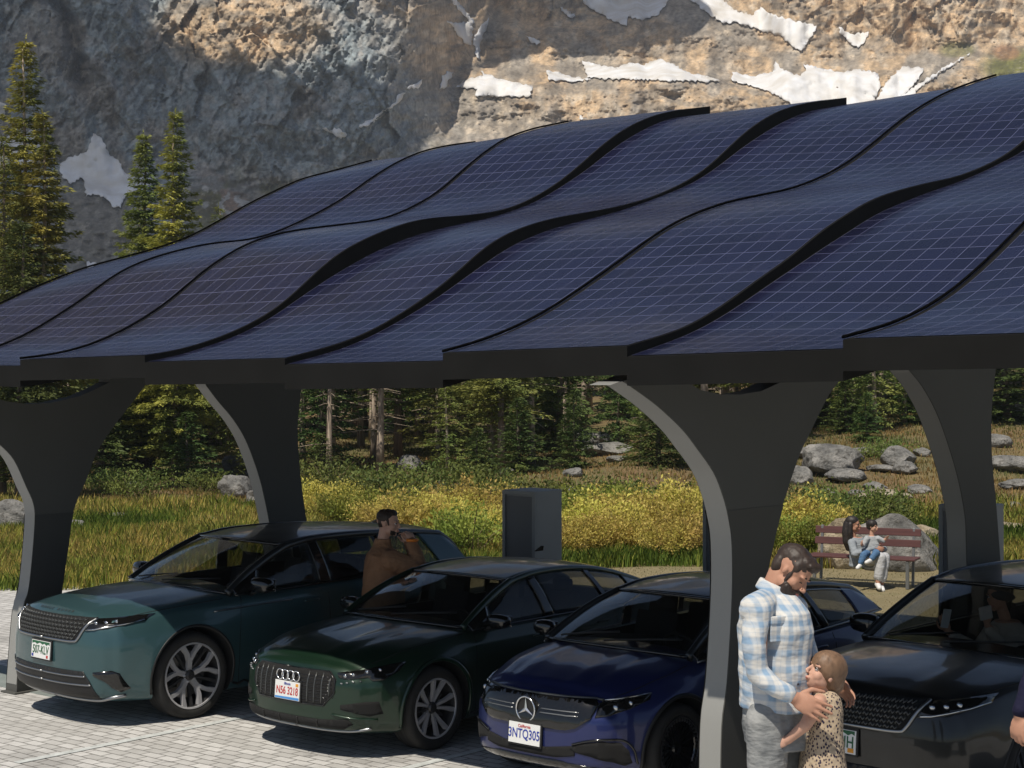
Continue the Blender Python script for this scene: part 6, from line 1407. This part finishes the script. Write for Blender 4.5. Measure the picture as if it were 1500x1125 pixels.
f.out('beard', BEARD, man, .004, 2, .5, .006)
# ---------------------------------------------------------------- girl
girl = empty('person', (at3(1208, 545, 7.86).x, 7.86, DECK), 0, 'small girl in a sleeveless spotted dress hugging the man and gazing up', 'person')
og = Vector(girl.location)
def g3(x, y, dz=0): return at3(x, y, 7.86+dz)-og
Gc = g3(1206, 986, -.01); GM = basis((-.78, -.40, .48), (.50, .05, .86)); k_ = .84
f = Fig(); head(f, Gc, GM, k_, 1); f.cap(g3(1206, 1016), .040, Gc+GM @ Vector((-.02, 0, -.045)), .040)
f.loft([(g3(1206, 1140), .09, .11, .1), (g3(1205, 1090), .078, .10, .1), (g3(1206, 1040), .076, .108, .1), (g3(1206, 1020), .06, .095, .1)])
gs, ge, gw = g3(1199, 1030, -.10), g3(1180, 1062, -.13), g3(1154, 1084, -.085); gs2, ge2, gw2 = g3(1206, 1030, .10), g3(1180, 1058, .15), g3(1150, 1075, .10)
f.chain([gs, ge, gw], [.036, .028, .020]); f.chain([gs2, ge2, gw2], [.036, .028, .020]); f.cap(g3(1206, 1028), .05, gs, .036); f.cap(g3(1206, 1028), .05, gs2, .036)
hand(f, gw, (-.85, .15, -.25), (-.1, -1, .2), (0, .1, 1), .72, (.25, .25, .3, .3)); hand(f, gw2, (-.8, -.2, 0), (-.1, 1, .2), (0, 0, 1), .72)
for sy in (-.055, .055): f.chain([Vector((0, sy, .62)), Vector((.0, sy, .36)), Vector((0, sy, .07))], [.062, .042, .032]); f.cap(Vector((.01, sy, .035)), .032, Vector((-.11, sy-.02, .026)), .024)
f.out('body', SKIN2, girl, .0045, 4); face_parts(girl, Gc, GM, k_)
f = Fig(); f.loft([(Vector((0, 0, .42)), .19, .20, .1), (g3(1206, 1150), .120, .145, .1), (g3(1205, 1110), .096, .125, .1), (g3(1205, 1070), .086, .115, .1), (g3(1206, 1038), .086, .118, .1), (g3(1207, 1020), .066, .10, .1), (g3(1206, 1010), .046, .055, .1)])
f.out('dress', LEO, girl, .006, 4, .5, .014)
f = Fig(); GH = lambda x, y, z: Gc+GM @ Vector((x*k_, y*k_, z*k_))
f.ell(GH(-.016, 0, .040), (.093, .078, .081), GM); f.ell(GH(-.055, 0, -.0), (.066, .070, .070), GM); f.chain([GH(-.10, 0, .03), GH(-.125, 0, -.02), GH(-.105, 0, -.10), GH(-.09, 0, -.16)], [.032, .030, .022, .01])
for sg in (1, -1): f.cap(GH(.02, .066*sg, .045), .012, GH(-.03, .072*sg, .0), .014, 8)
f.out('hair', HAIRF, girl, .005, 3, .5, .005)
f = Fig()
for sy in (-.055, .055): f.cap(Vector((.02, sy, .035)), .038, Vector((-.12, sy-.02, .028)), .029)
f.out('shoes', WHITES, girl, .006)
# ---------------------------------------------------------------- person cut by the right edge
rp = empty('person', (at3(1580, 545, 7.9).x, 7.9, DECK), 0, 'person in a navy sleeve cut off by the right edge, only the hand showing', 'person')
orp = Vector(rp.location)
def r3(x, y, dz=0): return at3(x, y, 7.9+dz)-orp
Rc = r3(1592, 800); RM = basis((.3, .9, .1), (0, 0, 1))
f = Fig(); head(f, Rc, RM); f.cap(r3(1592, 860), .055, Rc+Vector((0, 0, -.06)), .055); f.loft([(r3(1592, 1090), .16, .12, .2), (r3(1592, 980), .15, .12, .2), (r3(1592, 900), .19, .12, .2), (r3(1592, 868), .09, .08, .2)])
rs, re, rw = r3(1538, 905, 0), r3(1518, 985, .05), r3(1494, 1048, -.04)
f.chain([rs, re, rw], [.052, .042, .029]); f.cap(r3(1592, 890), .07, rs, .052); f.chain([r3(1648, 905), r3(1664, 985), r3(1664, 1060)], [.052, .042, .029]); f.cap(r3(1592, 890), .07, r3(1648, 905), .052)
hand(f, rw, (-.18, -.10, -1), (-.8, -.6, .1), (-.5, -.8, -.1), 1.05, (.55, .6, .65, .7), .6); hand(f, r3(1664, 1060), (0, 0, -1), (.8, -.6, 0), (-.5, -.8, 0), 1.0)
for sx in (-.09, .09): f.chain([Vector((sx+.03, 0, .92)), Vector((sx+.03, 0, .5)), Vector((sx+.03, 0, .09))], [.085, .055, .042]); f.cap(Vector((sx+.03, 0, .045)), .04, Vector((sx+.06, .16, .035)), .032)
f.out('body', SKIN1, rp, .0055, 5); face_parts(rp, Rc, RM)
f = Fig(); f.loft([(r3(1592, 1060), .19, .15, .2), (r3(1592, 980), .175, .145, .2), (r3(1592, 900), .205, .145, .2), (r3(1592, 868), .10, .10, .2)]); f.chain([rs, re, rw+Vector((.004, 0, .02))], [.078, .058, .040]); f.cap(r3(1592, 890), .09, rs, .075); f.chain([r3(1648, 905), r3(1664, 985), r3(1664, 1050)], [.075, .058, .040]); f.cap(r3(1592, 890), .09, r3(1648, 905), .075); f.out('jacket', NAVY, rp, .007, 4, .5, .015)
f = Fig(); f.loft([(r3(1592, 1110), .15, .13, .2), (r3(1592, 1050), .175, .14, .2)])
for sx in (-.09, .09): f.chain([Vector((sx+.03, 0, .92)), Vector((sx+.03, 0, .5)), Vector((sx+.03, 0, .1))], [.105, .075, .06])
f.out('trousers', NAVY, rp, .008)
f = Fig(); f.ell(Rc+Vector((0, -.02, .045)), (.085, .10, .088)); f.ell(Rc+Vector((0, -.05, 0)), (.078, .065, .07)); f.out('hair', HAIRBR, rp, .006)
f = Fig()
for sx in (-.09, .09): f.cap(Vector((sx+.03, -.02, .045)), .044, Vector((sx+.06, .17, .035)), .036)
f.out('shoes', DARKSH, rp, .008)
# ---------------------------------------------------------------- man in the brown coat
ZB = 18.0; bm_ = empty('person', (at3(570, 545, ZB).x, ZB, 0), 0, 'dark haired man in a brown coat between two cars with his hand to his mouth', 'person'); obm = Vector(bm_.location)
def b3(x, y, dz=0): return at3(x, y, ZB+dz)-obm
kb = 1.16; Bc = b3(569, 766); BM = basis((.93, -.22, -.05), (.05, 0, 1))
f = Fig(); head(f, Bc, BM, kb); f.cap(b3(559, 800), .060, Bc+BM @ Vector((-.03, 0, -.06)), .060)
f.loft([(b3(562, 930), .17, .21, .1), (b3(562, 880), .17, .21, .1), (b3(562, 840), .18, .23, .1), (b3(560, 812), .15, .20, .1), (b3(560, 800), .09, .11, .1)])
s1, e1, w1 = b3(572, 822, -.22), b3(614, 832, -.20), b3(604, 796, -.10); s2, e2, w2 = b3(574, 822, .18), b3(612, 834, .16), b3(600, 797, .06)
f.chain([s1, e1, w1], [.068, .054, .037]); f.chain([s2, e2, w2], [.068, .054, .037]); f.cap(b3(560, 815), .09, s1, .068); f.cap(b3(560, 815), .09, s2, .068)
hand(f, w1, (-.28, .35, .85), (.5, -.85, .2), (-.8, 0, .3), 1.2, (.5, .55, .6, .65)); hand(f, w2, (-.3, -.2, .85), (.5, .85, .2), (-.8, 0, .3), 1.2, (.5, .55, .6, .65))
for sy in (-.1, .1): f.chain([Vector((-.03, sy, .88)), Vector((-.02, sy, .48)), Vector((-.03, sy, .09))], [.10, .065, .05]); f.cap(Vector((-.04, sy, .05)), .045, Vector((.16, sy, .038)), .036)
f.out('body', SKIN3, bm_, .0065, 4); face_parts(bm_, Bc, BM, kb)
f = Fig(); f.loft([(b3(558, 950), .25, .27, .1), (b3(560, 900), .235, .26, .1), (b3(562, 862), .222, .255, .1), (b3(563, 830), .212, .262, .1), (b3(561, 812), .175, .23, .1), (b3(560, 800), .10, .12, .1), (b3(561, 793), .088, .10, .1), (b3(562, 789), .082, .092, .1)])
f.chain([s1, (s1+e1)/2, e1, (e1+w1)/2, w1], [.115, .102, .092, .078, .062]); f.chain([s2, e2, w2], [.098, .078, .055]); f.cap(b3(560, 815), .12, s1, .10); f.cap(b3(560, 815), .12, s2, .098)
f.out('coat', BROWNC, bm_, .009, 4, .5, .03)
f = Fig()
for sy in (-.1, .1): f.chain([Vector((-.03, sy, .90)), Vector((-.02, sy, .48)), Vector((-.03, sy, .1))], [.12, .085, .07])
f.out('trousers', NAVY, bm_, .01)
f = Fig()
for sy in (-.1, .1): f.cap(Vector((-.05, sy, .05)), .05, Vector((.18, sy, .04)), .04)
f.out('shoes', DARKSH, bm_, .01)
f = Fig(); BH = lambda x, y, z: Bc+BM @ Vector((x*kb, y*kb, z*kb))
f.ell(BH(-.020, 0, .050), (.098*kb, .079*kb, .079*kb), BM); f.ell(BH(-.050, 0, .005), (.052*kb, .066*kb, .062*kb), BM); f.ell(BH(.030, 0, .088), (.048*kb, .056*kb, .034*kb), BM); f.chain([BH(.015, -.068, .03), BH(.022, -.069, -.015)], [.011*kb, .007*kb]); f.out('hair', HAIRBR, bm_, .006, 3, .5, .022)
f = Fig()
for a in np.linspace(-1.25, 1.25, 11): f.cap(BH(.033+.040*math.cos(a), .062*math.sin(a), -.055-.02*math.cos(a)), .007*kb, BH(.028+.042*math.cos(a), .054*math.sin(a), -.090-.012*math.cos(a)), .008*kb, 8)
f.out('beard', HAIRBR, bm_, .006, 2)
p = w1+Vector((0, 0, .02)); MB().tube([p+Vector((math.cos(a)*.052, math.sin(a)*.052, .015)) for a in np.linspace(0, 6.283, 20, endpoint=False)], .016, 8, closed=True).build('wristband', mat('orange_band', (.75, .22, .02), .5), bm_, True)
# ---------------------------------------------------------------- woman and toddler on the bench
ZW = 26.95
def w3(x, y, dz=0): return at3(x, y, ZW+dz)-ow
wo = empty('person', (at3(1262, 545, ZW).x, ZW, 0), 0, 'long haired woman in a grey cardigan and pale trousers seated on the bench', 'person'); ow = Vector(wo.location)
Wc = w3(1250, 768, .0); WM = basis((.80, -.35, -.02), (-.05, 0, 1)); kw = 1.05
f = Fig(); head(f, Wc, WM, kw); f.cap(w3(1250, 785), .045, Wc+Vector((-.02, 0, -.05)), .045)
f.loft([(w3(1260, 824), .16, .13, -.3), (w3(1260, 808), .14, .12, -.3), (w3(1257, 796), .16, .12, -.3), (w3(1254, 787), .10, .08, -.3)])
wk, wa = w3(1290, 817, -.42), w3(1286, 852, -.45); wk2, wa2 = w3(1296, 817, -.32), w3(1291, 855, -.38)
f.chain([w3(1266, 822, -.02), wk, wa], [.085, .06, .04]); f.chain([w3(1268, 822, .1), wk2, wa2], [.085, .06, .04])
a1, a2, a3 = w3(1248, 795, -.12), w3(1252, 812, -.25), w3(1282, 803, -.33); b1_, b2_, b3_ = w3(1266, 795, .08), w3(1285, 808, .0), w3(1296, 804, -.2)
f.chain([a1, a2, a3], [.045, .038, .027]); f.chain([b1_, b2_, b3_], [.045, .038, .027]); hand(f, a3, (.9, -.1, -.1), (0, -1, .2), (0, 0, 1), 1.0, (.3, .3, .35, .4)); hand(f, b3_, (-.8, -.5, 0), (.3, -.6, .3), (0, 0, 1), .9)
for a in (wa, wa2): f.cap(a+Vector((0, .02, -.04)), .036, a+Vector((-.0, -.15, -.075)), .028)
f.out('body', SKIN1, wo, .008, 3); face_parts(wo, Wc, WM, kw)
f = Fig(); f.loft([(w3(1262, 830), .19, .17, -.3), (w3(1260, 812), .165, .15, -.3), (w3(1257, 797), .175, .14, -.3), (w3(1254, 787), .11, .10, -.3)]); f.chain([a1, a2, a3-Vector((.03, 0, 0))], [.062, .055, .042]); f.chain([b1_, b2_, b3_], [.06, .052, .042]); f.out('cardigan', GREYS, wo, .01, 3, .5, .02)
f = Fig(); f.chain([w3(1266, 822, -.02), wk, w3(1287, 845, -.44)], [.105, .085, .075]); f.chain([w3(1268, 822, .1), wk2, w3(1292, 847, -.38)], [.10, .085, .075]); f.out('trousers', TROUS, wo, .01, 3, .5, .015)
f = Fig()
for a in (wa, wa2): f.cap(a+Vector((0, .03, -.045)), .045, a+Vector((-.01, -.16, -.08)), .036)
f.out('shoes', WHITES, wo, .009)
f = Fig(); WH = lambda x, y, z: Wc+WM @ Vector((x*kw, y*kw, z*kw)); f.ell(WH(-.022, 0, .045), (.105*kw, .086*kw, .085*kw), WM); f.ell(WH(-.055, 0, .0), (.068*kw, .078*kw, .075*kw), WM)
f.chain([WH(-.07, 0, .0), WH(-.085, -.03, -.12), WH(-.075, -.05, -.25), WH(-.06, -.05, -.36)], [.085, .082, .072, .04]); f.chain([WH(-.03, -.07, .0), WH(-.03, -.085, -.12), WH(-.03, -.08, -.26)], [.04, .045, .03]); f.out('hair', HAIRB, wo, .008, 3, .5, .01)
ch = empty('person', (at3(1278, 545, ZW-.25).x, ZW-.25, 0), 0, 'dark haired toddler in a grey jumper on the lap of the bench woman', 'person'); ow2 = ow; ow = Vector(ch.location); zc_ = -.25
def c3(x, y, dz=0): return at3(x, y, ZW+zc_+dz)-ow
Cc = c3(1278, 771); CM = basis((.75, -.50, .02), (0, 0, 1)); kc = .82
f = Fig(); head(f, Cc, CM, kc, 1); f.cap(c3(1277, 783), .035, Cc, .035); f.loft([(c3(1278, 808), .10, .09, 0), (c3(1278, 795), .09, .08, 0), (c3(1277, 785), .06, .06, 0)])
f.chain([c3(1270, 789, -.06), c3(1264, 799, -.10), c3(1262, 797, -.14)], [.032, .028, .02]); f.chain([c3(1286, 789, -.04), c3(1294, 792, -.07), c3(1298, 789, -.10)], [.032, .028, .02]); hand(f, c3(1262, 797, -.14), (0, -.5, .6), (-.5, -.5, 0), (0, 0, 1), .5); hand(f, c3(1298, 789, -.10), (.3, -.5, .4), (.3, -.6, .3), (0, 0, 1), .5)
f.chain([c3(1273, 809), c3(1265, 813, -.20), c3(1260, 827, -.22)], [.05, .042, .03]); f.chain([c3(1282, 809), c3(1284, 810, -.22), c3(1275, 820, -.26)], [.05, .042, .03]); f.out('body', SKIN2, ch, .008, 2); face_parts(ch, Cc, CM, kc)
f = Fig(); f.loft([(c3(1278, 812), .125, .11, 0), (c3(1278, 797), .11, .10, 0), (c3(1277, 785), .07, .07, 0)]); f.chain([c3(1270, 789, -.06), c3(1264, 799, -.10)], [.048, .036]); f.chain([c3(1286, 789, -.04), c3(1294, 792, -.07)], [.048, .036]); f.out('jumper', GREYK, ch, .009, 2, .5, .01)
f = Fig(); f.chain([c3(1273, 809), c3(1265, 813, -.20), c3(1261, 824, -.22)], [.062, .055, .045]); f.chain([c3(1282, 809), c3(1284, 810, -.22), c3(1277, 818, -.25)], [.062, .055, .045]); f.out('jeans', DENIM, ch, .009)
f = Fig(); f.cap(c3(1260, 828, -.22), .035, c3(1256, 832, -.30), .03); f.cap(c3(1275, 821, -.26), .035, c3(1269, 824, -.32), .03); f.out('shoes', WHITES, ch, .008)
f = Fig(); CH = lambda x, y, z: Cc+CM @ Vector((x*kc, y*kc, z*kc)); f.ell(CH(-.015, 0, .045), (.108*kc, .092*kc, .088*kc), CM); f.ell(CH(-.05, 0, .0), (.068*kc, .080*kc, .072*kc), CM); f.out('hair', HAIRB, ch, .007, 2, .5, .012)
# ---------------------------------------------------------------- woman inside the charcoal SUV
car = CARS['char'].root
ZC = 14.35
pas = empty('person', (at3(1475, 545, ZC).x, ZC, .55), 0, 'woman in a cream blouse seated in the charcoal SUV, raising a phone', 'person'); op = Vector(pas.location)
def p3(x, y, dz=0): return at3(x, y, ZC+dz)-op
Pc = p3(1462, 872); PM = basis((-.75, -.55, -.12), (0, 0, 1)); kp = 1.05
f = Fig(); head(f, Pc, PM, kp); f.cap(p3(1472, 905), .048, Pc+Vector((.01, 0, -.05)), .045); f.loft([(p3(1478, 1000), .15, .14, 0), (p3(1478, 950), .14, .13, 0), (p3(1477, 925), .16, .13, 0), (p3(1475, 908), .10, .09, 0)])
q1, q2, q3 = p3(1452, 925, -.1), p3(1432, 950, -.2), p3(1388, 925, -.3); t1, t2, t3 = p3(1500, 925, 0), p3(1478, 955, -.22), p3(1446, 915, -.26)
f.chain([q1, q2, q3], [.045, .038, .027]); f.chain([t1, t2, t3], [.045, .038, .027]); hand(f, q3, (-.3, 0, .9), (-.4, -.8, 0), (-.7, .5, 0), 1.0); hand(f, t3, (-.1, 0, .9), (.4, -.8, 0), (.7, .5, 0), 1.0, (.5, .5, .5, .5))
f.chain([p3(1474, 1000), p3(1440, 1000, -.45)], [.09, .07]); f.chain([p3(1490, 1000), p3(1456, 1000, -.45)], [.09, .07]); f.out('body', SKIN1, pas, .007, 4); face_parts(pas, Pc, PM, kp)
f = Fig(); f.loft([(p3(1478, 1000), .18, .16, 0), (p3(1478, 950), .165, .155, 0), (p3(1477, 925), .185, .15, 0), (p3(1475, 910), .11, .10, 0)]); f.chain([q1, q2, q3-Vector((-.05, 0, .04))], [.065, .055, .042]); f.chain([t1, t2, t3-Vector((-.02, 0, .05))], [.065, .055, .042]); f.out('blouse', BLOUSE, pas, .009, 3, .5, .015)
f = Fig(); f.ell(Pc+PM @ Vector((-.022, 0, .05)), (.108, .088, .088), PM); f.ell(Pc+PM @ Vector((-.06, 0, 0)), (.066, .078, .085), PM); f.ell(Pc+PM @ Vector((-.10, 0, .02)), (.045, .05, .05), PM); f.out('hair', HAIRBR, pas, .008)
b = MB(); b.box((0, 0, 0), (.075, .009, .155)); ph = b.build('smartphone', mat('phone_pale', (.5, .52, .55), .3), None, bevel=.004); ph.location = op+q3+Vector((-.02, -.03, .11)); ph.rotation_euler = (.1, .15, .35); tag(ph, 'pale phone held up inside the charcoal SUV', 'phone')
b = MB(); b.box((0, 0, 0), (.11, .03, .11)); ph = b.build('compact_mirror', mat('compact_shell', (.42, .40, .40), .35), None, bevel=.01); ph.location = op+t3+Vector((-.02, -.03, .10)); ph.rotation_euler = (.1, -.2, .2); tag(ph, 'small pale compact held near the chin inside the charcoal SUV', 'compact')
# ================================================================ AIR
hz = bpy.data.materials.new('air'); hz.use_nodes = True; hn = hz.node_tree; hn.nodes.clear()
ho = hn.nodes.new('ShaderNodeOutputMaterial'); hv = hn.nodes.new('ShaderNodeVolumePrincipled'); hv.inputs['Density'].default_value = .0003; hv.inputs['Color'].default_value = (.80, .88, 1.0, 1); hv.inputs['Anisotropy'].default_value = .2
hn.links.new(hv.outputs[0], ho.inputs['Volume'])
b = MB(); b.box((0, 330, 101.9), (1000, 1100, 206)); tag(b.build('haze', hz), 'thin bluish air between the car park and the mountain', 'haze', kind='stuff')
